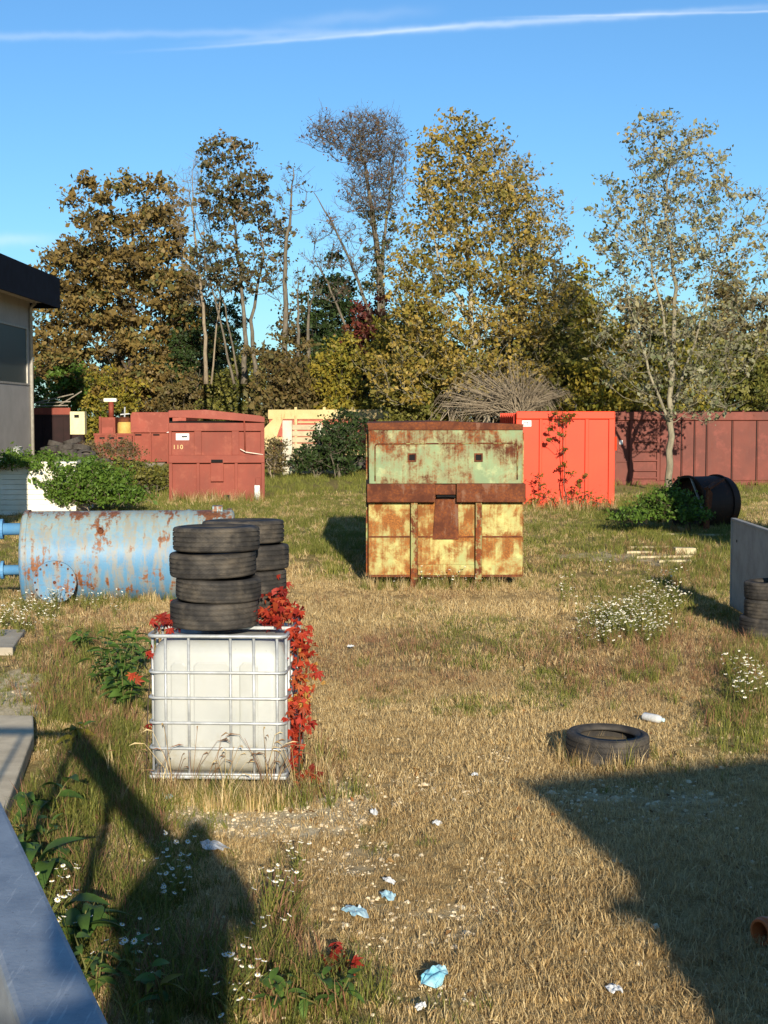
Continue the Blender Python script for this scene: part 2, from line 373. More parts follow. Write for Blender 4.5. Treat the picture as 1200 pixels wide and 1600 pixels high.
M['hall_wall'] = plain('hall_wall_sheet', lin('#b4afa6'), lin('#a6a198'), .75, .8, .05)
M['fascia'] = plain('navy_fascia', lin('#181d28'), lin('#12161f'), .85, 2, .05, 0.0, .08)
M['glass'] = NT('dim_glass', .45, spec=.3).col(lin('#3d4643')).m
M['alu'] = plain('pale_metal', lin('#b9b4a8'), lin('#a39e92'), .5, 5, .05, .2)
def hall():
    Y1 = 75.0; f = atY(50, 700, Y1); e = atY(85, 480, Y1); t = atY(85, 432, Y1)
    xw, xf = f.x, e.x
    o = empty('industrial_hall', (xw, Y1, 0))
    tag(o, 'grey industrial hall with dark overhanging roof edge behind the ivy', 'building')
    L = 40.0; H = e.z + .3
    zb, zt = atY(38, 602, Y1 - .6).z, atY(38, 512, Y1 - .6).z
    w = MB().box(-14, 0, -L, 0, 0, zb); w.build('wall', M['hall_wall'], o, bevel=.02)
    MB().box(-14, -.004, -L, 0, zt, H).build('wall', M['hall_wall'], o, bevel=.02)
    MB().box(-14, -.10, -L, -.01, zb, zt).build('wall', M['hall_wall'], o)
    for i in range(6):
        y1 = -.75 - i * 6.4
        p = MB().box(-.06, -.03, y1 - 6.0, y1, zb + .03, zt - .03).build('window', M['glass'], o)
        fr = MB()
        for a, b, c, d2 in ((y1 - 6.06, y1 + .06, zb, zb + .09), (y1 - 6.06, y1 + .06, zt - .09, zt)): fr.box(-.08, .03, a, b, c, d2)
        for yy_ in (y1 - 6.0, y1): fr.box(-.079, .031, yy_ - .05, yy_ + .05, zb + .09, zt - .09)
        fr.build('frame', M['alu'], p)
    MB().box(-.0995, .02, -.69, -.01, zb, zt).build('pillar', M['hall_wall'], o)
    dp = MB().tube([(.1, -.25, 0), (.1, -.25, H - .35), (.35, -.25, H - .1)], .09, 10); dp.build('downpipe', M['alu'], o, smooth=True)
    ov = xf - xw
    MB().box(-14.5, ov, -L - 1, .9, H - .02, H + .12).build('soffit', M['hall_wall'], o)
    MB().box(ov, ov + .08, -L - 1, .98, e.z, t.z).build('fascia', M['fascia'], o, bevel=.01)
    MB().box(-14.5, ov, .9, .98, e.z, t.z).build('fascia', M['fascia'], o)
    MB().prism([(-14.5, t.z - .3), (ov, t.z - .08), (ov, t.z - .02), (-14.5, t.z + 1.2)], -L - 1, .9).build('roof', M['fascia'], o)
    return o
hall()

M['shed'] = plain('shed_boards', lin('#8a8072'), lin('#6f675b'), .85, 4, .2)
def shed():  # unseen, added to cast the gabled shadow on the white boards
    o = empty('shadow_shed', (-8.62, 29.6, 0)); tag(o, 'unseen low gabled shed, put in to shade the white boards', 'shed')
    MB().prism([(-3.0, 0), (0, 0), (0, 3.05), (-1.5, 3.6), (-3.0, 3.05)], 0, 3).build('wall', M['shed'], o)
    MB().prism([(.12, 3.05), (.12, 3.11), (-1.5, 3.72), (-3.12, 3.11), (-3.12, 3.05), (-1.5, 3.64)], -.1, 3.1).build('roof', M['fascia'], o)
    MB().box(-2, -1.1, -.04, 0, 0, 2).build('door', M['fascia'], o)
shed()

def back_building():                      # unseen building behind the photographer, its outline shaped to cast the lower right shadow
    o = empty('shadow_hall', (0, -3, 0)); tag(o, 'unseen hall behind the photographer, shaped to cast the shadow on the yard', 'building')
    MB().prism([(2.48, 0), (14, 0), (14, 5.2), (4.73, 3.95), (2.93, 3.75), (2.82, 3.4), (2.68, 3.06), (2.64, 2.97), (2.57, 2.6)], -6, 0).skew(-3, 1.1).build('wall', M['hall_wall'], o)
    MB().prism([(2.62, 3.74), (2.94, 3.755), (4.73, 3.955), (14, 5.21), (14, 5.30), (4.73, 4.02), (2.94, 3.84), (2.64, 3.79)], -6.2, .02).skew(-3, 1.15).build('roof', M['fascia'], o)
    MB().prism([(2.48, 3.02), (2.75, 3.0), (2.75, 3.1), (2.56, 3.1)], -.12, .02).build('shadow_notch', M['galv'], o)  # small unseen block added to cast the notch in the shadow edge
    MB().box(4.6, 7.6, 0, .05, 0.0, 2.9).build('door', M['alu'], o)
back_building()

# ------------------------------------------------------------------ loading ramp, railing, photographer
RD = Vector((-.385, 1, 0)).normalized(); RA = Vector((-.352, 1.40, 0))
def rail_pt(y, z, off=0.0): 
    q = RA + RD * ((y - RA.y) / RD.y); n = Vector((RD.y, -RD.x, 0)); return Vector((q.x, q.y, z)) + n * off
def ramp():
    a, b = rail_pt(-2.5, 0, .05), rail_pt(4.55, 0, .05)
    slab('loading_ramp', [(a.x, a.y), (b.x, b.y), (-5, 4.55), (-5, -2.5)], -.2, 1.03, M['concrete'])
    o = empty('steel_railing', tuple(rail_pt(1.4, 1.03))); tag(o, 'grey painted steel railing of the loading ramp in the near corner', 'railing')
    k = NT('railing_paint', .42, .15, .5); v = k.map(scale=(3, 3, 3)); n = k.noise(v, 5, 6, .7)
    c_ = k.mix(k.step(n, .35, .7), lin('#8f969c'), lin('#777e86'))
    c_ = k.mix(k.math('MULTIPLY', k.step(k.noise(v, 26, 6, .75), .58, .7), .5), c_, lin('#5a5c5c')); c_ = k.mix(k.step(k.noise(v, 70, 3, .6), .7, .73), c_, lin('#4a3c30')); c_ = k.mix(k.math('MULTIPLY', k.step(k.noise(k.map(scale=(60, 4, 60)), 3, 4, .7), .6, .64), .4), c_, lin('#b4b8ba'))
    k.col(c_); k.bump(k.noise(v, 50, 4, .7), .2, .004); M['rail'] = k.m
    base = rail_pt(1.4, 1.03); L = lambda q: q - base
    MB().bar(L(rail_pt(.35, 2.112, 0)), L(rail_pt(4.6, 2.112, 0)), .068, .076).build('handrail', M['rail'], o, bevel=.006)
    MB().bar(L(rail_pt(.35, 1.99, 0)), L(rail_pt(4.6, 1.99, 0)), .012, .13).build('kick_plate', M['rail'], o)
    for y in (4.55, 3.1, .4):
        MB().bar(L(rail_pt(y, 1.03)), L(rail_pt(y, 2.074)), .06, .06).build('post', M['rail'], o)
    e = rail_pt(4.55, 2.112)
    o2 = empty('steel_railing', (e.x, e.y + .06, 1.03)); tag(o2, 'cross railing closing the far end of the loading ramp', 'railing')
    MB().box(-3.0, .03, -.03, .03, 1.04, 1.11).build('handrail', M['rail'], o2)
    for i in range(10): MB().box(-3 + i * .32, -2.97 + i * .32, -.015, .015, 0, 1.04).build('baluster', M['rail'], o2)
ramp()
def photographer():
    o = MB()
    V = {'hip': (-.15, -.52, 1.93), 'waist': (-.12, -.5, 2.06), 'chest': (-.06, -.46, 2.26), 'neck': (-.02, -.44, 2.42), 'head': (-.02, -.40, 2.52), 'crown': (-.02, -.40, 2.62),
         'lh': (-.24, -.52, 1.88), 'lk': (-.26, -.50, 1.48), 'la': (-.27, -.54, 1.10), 'lt': (-.28, -.40, 1.06), 'rh': (-.04, -.52, 1.88), 'rk': (-.02, -.50, 1.48), 'ra': (-.01, -.54, 1.10), 'rt': (0, -.40, 1.06),
         'ls': (-.22, -.46, 2.30), 'le': (-.42, -.32, 2.00), 'lw': (-.10, -.14, 2.38), 'rs': (.19, -.46, 2.30), 're': (.25, -.30, 2.02), 'rw': (.08, -.13, 2.40)}
    rad = {'hip': .29, 'waist': .26, 'chest': .21, 'neck': .06, 'head': .085, 'crown': .07, 'lh': .2, 'lk': .12, 'la': .05, 'lt': .045, 'rh': .2, 'rk': .12, 'ra': .05, 'rt': .045,
           'ls': .10, 'le': .085, 'lw': .045, 'rs': .10, 're': .085, 'rw': .045}
    E = [('hip', 'waist'), ('waist', 'chest'), ('chest', 'neck'), ('neck', 'head'), ('head', 'crown'), ('hip', 'lh'), ('lh', 'lk'), ('lk', 'la'), ('la', 'lt'), ('hip', 'rh'), ('rh', 'rk'), ('rk', 'ra'), ('ra', 'rt'),
         ('chest', 'ls'), ('ls', 'le'), ('le', 'lw'), ('chest', 'rs'), ('rs', 're'), ('re', 'rw')]
    for s, x in (('l', -.10), ('r', .08)):     # fingers closing on the phone
        for i in range(5):
            V[f'{s}f{i}'] = (x + (.035 if s == 'l' else -.035), -.085 - .01 * (i % 2), 2.45 + .022 * i); rad[f'{s}f{i}'] = .01
            V[f'{s}g{i}'] = (x + (.06 if s == 'l' else -.055), -.055, 2.455 + .022 * i); rad[f'{s}g{i}'] = .008
            E += [(f'{s}w', f'{s}f{i}'), (f'{s}f{i}', f'{s}g{i}')]
    names = list(V); zl = lambda z: z + .18 * min(1, max(0, (z - 1.1) / .8))
    me = bpy.data.meshes.new('person'); me.from_pydata([(V[n][0] + .02, V[n][1] + .03 * (V[n][2] > 2.4), zl(V[n][2]) - (.14 if n[1:2] in ('f', 'g') or n in ('lw', 'rw') else 0)) for n in names], [(names.index(a), names.index(b)) for a, b in E], [])
    p = bpy.data.objects.new('person', me); COL.objects.link(p)
    p.modifiers.new('skin', 'SKIN'); sd = p.modifiers.new('subsurf', 'SUBSURF'); sd.levels = sd.render_levels = 1
    for i, n in enumerate(names):
        sv = me.skin_vertices[0].data[i]; sv.radius = (rad[n], rad[n]); sv.use_root = (n == 'hip')
    me.materials.append(plain('dark_jacket', lin('#2a3038'), lin('#1f242b'), .9, 8, .2))
    tag(p, 'person in dark clothes at the railing, seen only as a shadow in the weeds', 'person')
    ph = MB().box(-.075, .055, -.05, -.04, 2.53, 2.66).build('phone', M['dark'], None); ph.location.z = 0
    tag(ph, 'phone held up by the photographer at the railing', 'phone')
photographer()

# ------------------------------------------------------------------ green and yellow skip
M['skip_green'] = rust_paint('green_skip_paint', lin('#82966a'), lin('#738862'), .43, 1.0, 1.9, .28, soft=.07, fade=lin('#a2aa7a'), zbias=(1.9, 2.45, .0, .06), dirt=.5)
M['skip_yellow'] = rust_paint('yellow_skip_paint', lin('#aeb06a'), lin('#98a064'), .494, 4.2, 2.2, .25, soft=.08, rustcols=(lin('#764822'), lin('#a4682e'), lin('#704826')), fade=lin('#bfc27a'), dirt=.4)
M['skip_brown'] = rust_paint('bare_rusty_steel', lin('#6a4630'), lin('#5a3c2a'), .6, 2.5, 1.4, .4, rustcols=(lin('#4a2617'), lin('#7c4520'), lin('#5e3422')), dirt=.5)
M['skip_post'] = rust_paint('skip_post_paint', lin('#8f9a5c'), lin('#7e8558'), .5, 7.0, 2.0, .3, dirt=.5)
def green_skip():
    b = at(575, 916); e = at(817, 916); w = e.x - b.x; sc = 830 / w       # zoomed-photo units per metre
    o = empty('roll_off_skip', ((b.x + e.x) / 2, b.y, 0), R(.6)); tag(o, 'tall rusty skip, pale green above and yellow below, in the middle of the yard', 'skip')
    X = lambda z: (z - 670) / sc; Z = lambda z: (1012 - z) / sc
    D = 6.3; h = w / 2
    zt = Z(138); zm = Z(462); zm2 = Z(560); zb = Z(965)
    MB().box(-h + .03, h - .03, .10, D, zb, zm).build('body', M['skip_yellow'], o, bevel=.01)
    MB().box(-h + .035, h - .035, .10, D - .01, zm + .002, zt - .1).build('body', M['skip_green'], o, bevel=.01)
    # upper front panel, slightly leaning
    pf = MB().prism([(-h + .02, zm), (h - .02, zm), (h - .01, Z(175)), (-h + .01, Z(175))], .02, .10).build('upper_panel', M['skip_green'], o, bevel=.006)
    MB().prism([(-h, Z(176)), (h - .01, Z(176)), (h - .01, Z(146)), (0.2, Z(134)), (-.4, Z(133)), (-h, Z(141))], -.005, .11).build('top_rim', M['skip_brown'], o, bevel=.008)
    MB().prism([(-h - .01, Z(150)), (h + .01, Z(152)), (h + .01, Z(146)), (0, Z(130)), (-h - .01, Z(139))], .111, D).build('roof', M['skip_brown'], o)
    r = MB().tube([(X(293), .012, Z(448)), (X(293), .012, Z(262)), (X(300), .012, Z(252)), (X(310), .012, Z(250)), (X(1040), .012, Z(246)), (X(1052), .012, Z(256)), (X(1052), .012, Z(440))], .011, 6)
    r.build('weld_bead', M['skip_post'], pf, smooth=True)
    for cx in (490, 845):
        q = .045; cz = 322
        fr = MB(); a, c2 = X(cx), Z(cz)
        fr.box(a - q - .02, a + q + .02, -.006, .02, c2 + q, c2 + q + .02); fr.box(a - q - .02, a + q + .02, -.006, .02, c2 - q - .02, c2 - q)
        fr.box(a - q - .02, a - q, -.006, .02, c2 - q, c2 + q); fr.box(a + q, a + q + .02, -.006, .02, c2 - q, c2 + q)
        s = fr.build('socket_frame', M['skip_brown'], pf)
        MB().box(a - q, a + q, .012, .0195, c2 - q, c2 + q).build('socket_hole', M['dark'], s)
    # crossbeam in two lengths round the hook pocket
    MB().box(X(250), X(614), -.085, .1, zm2, zm).build('crossbeam', M['skip_brown'], o, bevel=.012)
    MB().box(X(727), X(1095), -.085, .1, zm2, zm + .005).build('crossbeam', M['skip_brown'], o, bevel=.012)
    MB().box(X(614), X(722), -.05, .1, Z(520), zm - .01).build('hook_pocket', M['skip_brown'], o, bevel=.008)
    MB().box(X(622), X(720), .0, .1, Z(540), Z(520)).build('hook_slot', M['dark'], o)
    MB().tube([(X(622), -.055, Z(531)), (X(670), -.06, Z(527)), (X(720), -.055, Z(532))], .012, 8).build('hook_bar', M['dark'], o)
    MB().prism([(X(602), Z(762)), (X(742), Z(762)), (X(738), Z(560)), (X(727), Z(541)), (X(617), Z(541)), (X(612), Z(600))], .06, .115).build('hook_plate', M['skip_brown'], o, bevel=.006)
    for x0, x1 in ((258, 482), (522, 828), (866, 1085)):
        p2 = MB().box(X(x0), X(x1), .085, .12, zb, zm2 - .02).build('lower_panel', M['skip_yellow'], o, bevel=.01)
        MB().box(X(x0) + .01, X(x1) - .01, .07, .086, Z(752), Z(744)).build('seam', M['skip_brown'], p2)
        MB().box(X(x0), X(x1), .066, .086, zb, zb + .035).build('edge_strip', M['skip_brown'], p2)
    MB().box(X(524), X(826), .04, .086, Z(955), Z(897)).build('bottom_rail', M['skip_yellow'], o, bevel=.008)
    for x0, x1 in ((484, 520), (830, 863)):
        ps = MB().box(X(x0), X(x1), -.03, .07, Z(975), zm2).build('upright', M['skip_post'], o, bevel=.008)
        MB().box(X(x0) - .004, X(x1) + .004, -.032, .4, -.02, Z(975)).build('foot', M['skip_brown'], ps, bevel=.008)
        MB().box(X(x0) + .01, X(x1) - .01, .4, D - .2, .05, Z(975)).build('skid', M['skip_brown'], o)
    for i in range(9):
        y = .25 + i * .72
        for sx in (-1, 1):
            MB().box(sx * (h + .03) if sx < 0 else h - .03, -h + .03 if sx < 0 else h + .03, y, y + .08, zb, zt - .15).build('side_rib', M['skip_post'], o)
    MB().box(-h - .03, -h + .02, .0, .09, zm - .05, zm + .06).build('hinge_lug', M['dark'], o)
    for sx in (-.8, .8):
        MB().lathe([(.02, -.06), (.13, -.06), (.14, -.03), (.14, .03), (.13, .06), (.02, .06)], 20).xform(Matrix.Translation((sx, D - .5, .14)) @ Matrix.Rotation(R(90), 4, 'Y')).build('roller', M['dark'], o)
green_skip()

# ------------------------------------------------------------------ red skip with lifted lid
M['red_a'] = rust_paint('red_oxide_paint', lin('#863a29'), lin('#773223'), .31, 3.0, 1.0, .5, rustcols=(lin('#4e2a20'), lin('#6f3826'), lin('#59302a')), fade=lin('#8e4c38'), dirt=.45)
M['red_b'] = rust_paint('faded_red_paint', lin('#944636'), lin('#823c2e'), .28, 5.5, .9, .5, rustcols=(lin('#5a3028'), lin('#7a4030'), lin('#633a30')), fade=lin('#9c5a48'), dirt=.3)
M['red_dark'] = rust_paint('dark_red_paint', lin('#6f3226'), lin('#602a22'), .34, 8.1, .8, .55, rustcols=(lin('#4b241c'), lin('#6b3422'), lin('#55302a')), fade=lin('#7e4236'), dirt=.55)
M['ochre_text'] = plain('stencil_paint', lin('#d8c48a'), lin('#b9a468'), .7, 30, 0)
def red_skip():
    b = at(265, 785); e = at(413.5, 785); w = e.x - b.x; sc = 510 / w
    o = empty('roll_off_skip', ((b.x + e.x) / 2, b.y, 0), R(4.7)); tag(o, 'red skip stencilled 110 with its lid lifted on one side', 'skip')
    X = lambda z: (z - 305) / sc; Z = lambda z: (532 - z) / sc
    h, D = w / 2, 5.4
    A = M['red_a']
    MB().box(-h + .02, h - .02, .10, D, .06, Z(107)).build('body', A, o, bevel=.01)
    MB().box(-h, h, -.02, .1, Z(150), Z(106)).build('top_bar', A, o, bevel=.012)
    MB().box(-h, h, -.05, .1, Z(320), Z(278)).build('crossbeam', A, o, bevel=.012)
    for x0, x1 in ((50, 66), (186, 224), (386, 424), (540, 560)):
        MB().box(X(x0), X(x1), -.012, .1, Z(278), Z(150)).build('rib', A, o, bevel=.008)
    for x0, x1 in ((50, 68), (197, 213), (400, 416), (542, 560)):
        MB().box(X(x0), X(x1), -.012, .1, 0.0, Z(320)).build('rib', A, o, bevel=.008)
    MB().box(-h + .08, h - .08, .02, .1, .0, .12).build('bottom_rail', A, o, bevel=.01)
    MB().box(X(275), X(337), -.085, -.03, Z(318), Z(302)).build('hook_slot', M['dark'], o)
    MB().box(X(272), X(340), -.03, .1, Z(420), Z(320)).build('hook_plate', A, o, bevel=.01)
    MB().box(X(340), X(376), -.02, .03, Z(524), Z(492)).build('drain_opening', M['dark'], o)
    MB().box(X(505), X(534), -.05, .08, Z(528), Z(440)).build('latch_plate', M['galv'], o, bevel=.006)
    MB().box(X(512), X(536), -.07, .05, Z(440), Z(400)).build('latch_plate', A, o, bevel=.006)
    MB().tube([(X(452), -.06, Z(78)), (X(456), -.06, Z(180)), (X(457), -.06, Z(262))], .022, 8).build('locking_rod', A, o, smooth=True)
    MB().tube([(X(430), -.06, Z(246)), (X(460), -.07, Z(262)), (X(500), -.06, Z(268)), (X(552), -.03, Z(276))], .013, 6).build('rope', M['white_sheet'], o, smooth=True)
    # open space under the lid, then the lid itself: high at one side, resting on the other
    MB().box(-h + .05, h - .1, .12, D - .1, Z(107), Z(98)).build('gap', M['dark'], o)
    lid = MB().prism([(X(50), Z(78)), (X(100), Z(76)), (X(330), Z(88)), (X(562), Z(103)), (X(562), Z(78)), (X(540), Z(68)), (X(400), Z(52)), (X(250), Z(36)), (X(52), Z(40))], -.08, D)
    lid.build('lid', M['red_b'], o, bevel=.01)
    MB().box(-h, -h + .1, .3, .4, Z(107), Z(70)).build('lid_hinge', M['dark'], o)
    st = MB().box(X(88), X(158), .094, .099, Z(198), Z(163)).build('sticker', M['paper'], o)
    MB().box(X(118), X(148), .091, .0935, Z(184), Z(176)).build('sticker_print', M['dark'], st)
    lettering('110', .19, (X(98), .094, Z(246)), M['ochre_text'], o)
red_skip()

def ribbed_skip(name, label, px0, px1, base, top, mat, D, ribs, extra=None, lidmat=None):
    b = at(px0, base); e = at(px1, base); w = e.x - b.x; h = w / 2; s = (px1 - px0) / w
    H = (base - top) / s
    o = empty(name, ((b.x + e.x) / 2, b.y, 0)); tag(o, label, 'container')
    MB().box(-h + .01, h - .01, .07, D, .1, H - .04).build('body', mat, o, bevel=.01)
    MB().box(-h, h, -.01, .07, H - .22, H).build('top_bar', mat, o, bevel=.02)
    MB().box(-h, h, -.01, .07, .02, .2).build('bottom_bar', mat, o, bevel=.015)
    for f0, f1 in ribs:
        MB().box(-h + w * f0, -h + w * f1, 0.0, .07, .2, H - .22).build('rib', mat, o, bevel=.01)
    for i in range(int(D / .7)):
        MB().box(h - .01, h + .05, .3 + i * .7, .38 + i * .7, .1, H - .05).build('side_rib', mat, o)
        MB().box(-h - .05, -h + .01, .3 + i * .7, .38 + i * .7, .1, H - .05).build('side_rib', mat, o)
    return o, w, H
M['orange'] = rust_paint('orange_red_paint', lin('#d83c14'), lin('#cf3812'), .16, 9.0, .8, .5, rough=.5, rustcols=(lin('#8a3a22'), lin('#a04a28'), lin('#7a3a28')), dirt=.12)
def orange_container():
    o, w, H = ribbed_skip('steel_container', 'bright orange container with creeper on its front beside the green skip', 806, 959.5, 795, 643, M['orange'], 6.0,
        [(0, .055), (.235, .262), (.472, .5), (.70, .735), (.94, 1.0)])
    h = w / 2
    st = MB().box(-h + .17, -h + .43, .064, .069, H - .43, H - .26).build('sticker', M['paper'], o)
    lettering('CT', .15, (-h + .28, .062, H - .41), M['dark'], st)
    MB().tube([(h + .03, -.03, H * .74), (h + .03, -.03, H * .6)], .03, 8).build('door_hinge', M['orange'], o)
orange_container()
def long_container():
    b = at(958, 758); e = at(1330, 758); w = e.x - b.x; s = 372 / w; H = (758 - 643) / s
    o = empty('long_container', (b.x, b.y, 0)); tag(o, 'long dark red container with ladder rungs behind the poplar', 'container')
    A = M['red_dark']; X = lambda z: (z - 510) / 2.857 / s; 
    MB().box(0, w, .08, 2.5, .1, H - .06).build('body', A, o, bevel=.01)
    MB().box(0, w, -.03, .1, H - .34, H - .02).build('top_bar', A, o, bevel=.02)
    MB().box(0, w, -.02, .1, 0, .16).build('bottom_bar', A, o, bevel=.02)
    for z0, z1 in ((510, 522), (582, 600), (704, 716)): MB().box(X(z0), X(z1), .0, .08, .16, H - .34).build('rib', A, o, bevel=.01)
    zs_ = [716, 815, 872, 926, 1040, 1150, 1262, 1375, 1488]
    for a, c2 in zip(zs_[:-1], zs_[1:]):
        MB().box(X(a) + .035, X(c2) - .035, .045, .081, .18, H - .36).build('panel', A, o, bevel=.015)
        MB().box(X(c2) - .03, X(c2) + .005, .055, .081, .16, H - .34).build('groove_strip', M['dark'], o)
    for i, zz in enumerate((222, 255, 297, 340, 385, 418)):
        zr = (450 - zz) / 2.857 / s
        MB().box(X(598), X(708), -.02, .03, zr - .03, zr + .03).build('rung', A, o, bevel=.008)
    MB().box(X(522), X(582), .03, .081, (450 - 345) / 2.857 / s - .02, (450 - 345) / 2.857 / s + .02).build('door_rail', A, o)
    MB().box(X(538), X(552), .074, .079, (450 - 268) / 2.857 / s, (450 - 250) / 2.857 / s).build('sticker', M['paper'], o)
    for i in range(13):
        x = .4 + i * .75; MB().box(x, x + .07, .0, 2.5, H - .06, H + .03).build('roof_rib', A, o)
long_container()

# ------------------------------------------------------------------ blue tank
def blue_tank():
    A = at(34, 945); rad = .655; Y0 = A.y + .45
    k_ = NT('blue_tank_paint', .5, spec=.35); k = k_; v = k.map(); vs = k.map(scale=(1.3, 5, 5))
    x = k.xyz(); z = k.math('SUBTRACT', x[2], .62)
    n1, n2, n3 = k.noise(v, 1.7, 8, .65, .3), k.noise(k.map(scale=(6, 1.2, 1.0)), 2.2, 6, .65), k.noise(v, 22, 5, .7)
    blue = k.mix(k.step(k.noise(v, 1.2, 5, .6), .35, .65), lin('#3f7196'), lin('#5683a0'))
    pale = k.mix(k.step(n3, .4, .7), lin('#82999c'), lin('#9a9c8a'))
    c = k.mix(k.step(k.math('ADD', z, k.math('MULTIPLY', k.math('SUBTRACT', n1, .5), 1.0)), -.1, .6), blue, pale)
    dust = k.step(k.math('ADD', n2, k.math('MULTIPLY', k.math('SUBTRACT', n3, .5), .3)), .42, .62)
    c = k.mix(k.math('MULTIPLY', dust, .6), c, lin('#93825f'))
    rm = k.step(k.math('ADD', k.math('ADD', n1, k.math('MULTIPLY', k.math('SUBTRACT', n2, .5), .5)), k.math('ADD', k.math('MULTIPLY', k.math('SUBTRACT', n3, .5), .25), k.math('MULTIPLY', z, .10))), .56, .64)
    c = k.mix(rm, c, k.mix(k.step(n3, .35, .65), lin('#5f3a24'), lin('#865634')))
    scr = k.step(k.noise(k.map(scale=(1.0, 14, 14)), 2.6, 6, .75), .62, .66)
    c = k.mix(k.math('MULTIPLY', scr, .6), c, lin('#6b4a36'))
    k.col(c); k.bump(k.math('ADD', k.noise(v, 30, 4, .7), rm), .3, .006); M['tank'] = k.m
    o = empty('steel_tank', (A.x, Y0, 0), R(6.5)); tag(o, 'rust-streaked pale blue steel tank lying on its side with round flange', 'tank')
    Lr = 2.85
    RX = Matrix.Rotation(R(90), 4, 'Y')
    sh = MB().lathe([(rad, 0), (rad, .02), (rad + .0, .6), (rad, 1.2), (rad, Lr * .78), (rad + .004, Lr * .785), (rad + .012, Lr * .79), (rad + .012, Lr * .80), (rad, Lr * .805), (rad, Lr)], 72).xform(Matrix.Translation((0, 0, rad - .03)) @ RX)
    b = sh.build('shell', M['tank'], o, smooth=True)
    for s, x0 in ((-1, 0), (1, Lr)):
        pr = [(rad, 0), (rad - .01, .05), (rad - .04, .065), (rad - .15, .08), (rad * .5, .09), (.001, .095)]
        MB().lathe([(r, s * q) for r, q in pr], 72).xform(Matrix.Translation((x0, 0, rad - .03)) @ RX).build('end_cap', M['tank'], o, smooth=True)
        rg = MB().lathe([(rad - .01, -.03), (rad + .02, -.03), (rad + .02, .03), (rad - .01, .03)], 72).xform(Matrix.Translation((x0, 0, rad - .03)) @ RX).build('rim_band', M['tank'], o, smooth=False)
    # manhole on the side that faces the camera
    MX = Matrix.Translation((.44, -rad + .005, rad - .29)) @ Matrix.Rotation(R(6), 4, 'X') @ Matrix.Rotation(R(90), 4, 'X')
    MB().lathe([(.23, -.3), (.23, .10)], 40).xform(MX).build('manhole_neck', M['tank'], o, smooth=True)
    fl = MB().lathe([(.001, .155), (.05, .152), (.285, .150), (.296, .143), (.296, .105), (.22, .1)], 48).xform(MX).build('flange_cover', M['tank'], o)
    for i in range(16):
        a = 2 * math.pi * i / 16
        MB().lathe([(.001, .17), (.013, .168), (.016, .15)], 6).xform(MX @ Matrix.Translation((.262 * math.cos(a), .262 * math.sin(a), 0))).build('bolt', M['skip_brown'], fl)
    MB().lathe([(.001, .175), (.02, .172), (.024, .15)], 10).xform(MX).build('plug', M['skip_brown'], fl)
    MB().lathe([(.012, .05), (.03, .05), (.045, .0), (.05, -.02)], 14).xform(Matrix.Translation((1.05, -rad * .80, rad - .03 + rad * .62)) @ Matrix.Rotation(R(52), 4, 'X')).build('nozzle', M['skip_brown'], o, smooth=True)
    MB().box(Lr - .25, Lr - .1, -.12, .12, rad * 2 - .05, rad * 2 + .03).build('lifting_lug', M['tank'], o, bevel=.01)
    MB().box(.3, .5, -.4, .4, -.03, .06).build('saddle', M['skip_brown'], o); MB().box(Lr - .5, Lr - .3, -.4, .4, -.03, .06).build('saddle', M['skip_brown'], o)
    pb = plain('blue_pipe_paint', lin('#4a80ae'), lin('#5c8cac'), .55, 5, .1)
    for zc, nm in ((1.03, .085), (.45, .07)):
        q = MB().tube([(-2.2, -.15, zc - .06), (-1.0, -.12, zc), (-.02, -.12, zc + .01)], nm, 16).build('pipe', pb, o, smooth=True)
        MB().lathe([(nm, -.02), (nm + .06, -.02), (nm + .06, .02), (nm, .02)], 20).xform(Matrix.Translation((-.35, -.12, zc + .008)) @ RX).build('pipe_flange', pb, q)
blue_tank()

# ------------------------------------------------------------------ tyres
def tyre_meshes(Rr=.31, W=.2, ri=.205, tag_=''):
    hw = W / 2; pr = [(Rr - .034, -hw - .003), (Rr - .012, -hw + .004), (Rr - .004, -hw + .014)]
    z = -hw + .03
    pr += [(Rr - .001, z)]
    for i in range(4):
        zc = -hw + W * (i + 1) / 5
        pr += [(Rr, zc - .006), (Rr - .009, zc - .005), (Rr - .009, zc + .005), (Rr, zc + .006)]
    pr += [(Rr - .001, hw - .03), (Rr - .004, hw - .014), (Rr - .012, hw - .004), (Rr - .034, hw + .003)]
    t = MB().lathe(pr, 56); tm = bpy.data.meshes.new('tread'); tm.from_pydata(t.v, [], t.f); tm.materials.append(M['rubber']); tm.polygons.foreach_set('use_smooth', [False] * len(tm.polygons))
    side = [(Rr - .034, hw + .003), (Rr - .07, hw + .008), (ri + .045, hw + .003), (ri + .035, hw + .008), (ri + .012, hw - .01), (ri, hw - .018), (ri, hw - .035), (ri + .03, hw - .04), (Rr - .05, hw - .02), (Rr - .022, hw * .5), (Rr - .02, 0)]
    out = []
    for s in (1, -1):
        q = MB().lathe([(r, s * zz) for r, zz in side], 56)
        if s < 0: q.f = [tuple(reversed(f)) for f in q.f]
        m = bpy.data.meshes.new('sidewall'); m.from_pydata(q.v, [], q.f); m.materials.append(M['sidewall']); m.polygons.foreach_set('use_smooth', [True] * len(m.polygons)); out.append(m)
    return tm, out[0], out[1]
CAR = [tyre_meshes(.31, .20, .205), tyre_meshes(.305, .185, .20), tyre_meshes(.315, .215, .21)]
M['sidewall_'], M['rubber_'] = M['sidewall'], M['rubber']; M['sidewall'] = plain('dusty_sidewall', lin('#5a554e'), lin('#474139'), .85, 4, .2); M['rubber'] = plain('dusty_tread', lin('#504b45'), lin('#3a352f'), .85, 6, .3)
TRUCK = tyre_meshes(.50, .30, .27); M['sidewall'], M['rubber'] = M['sidewall_'], M['rubber_']
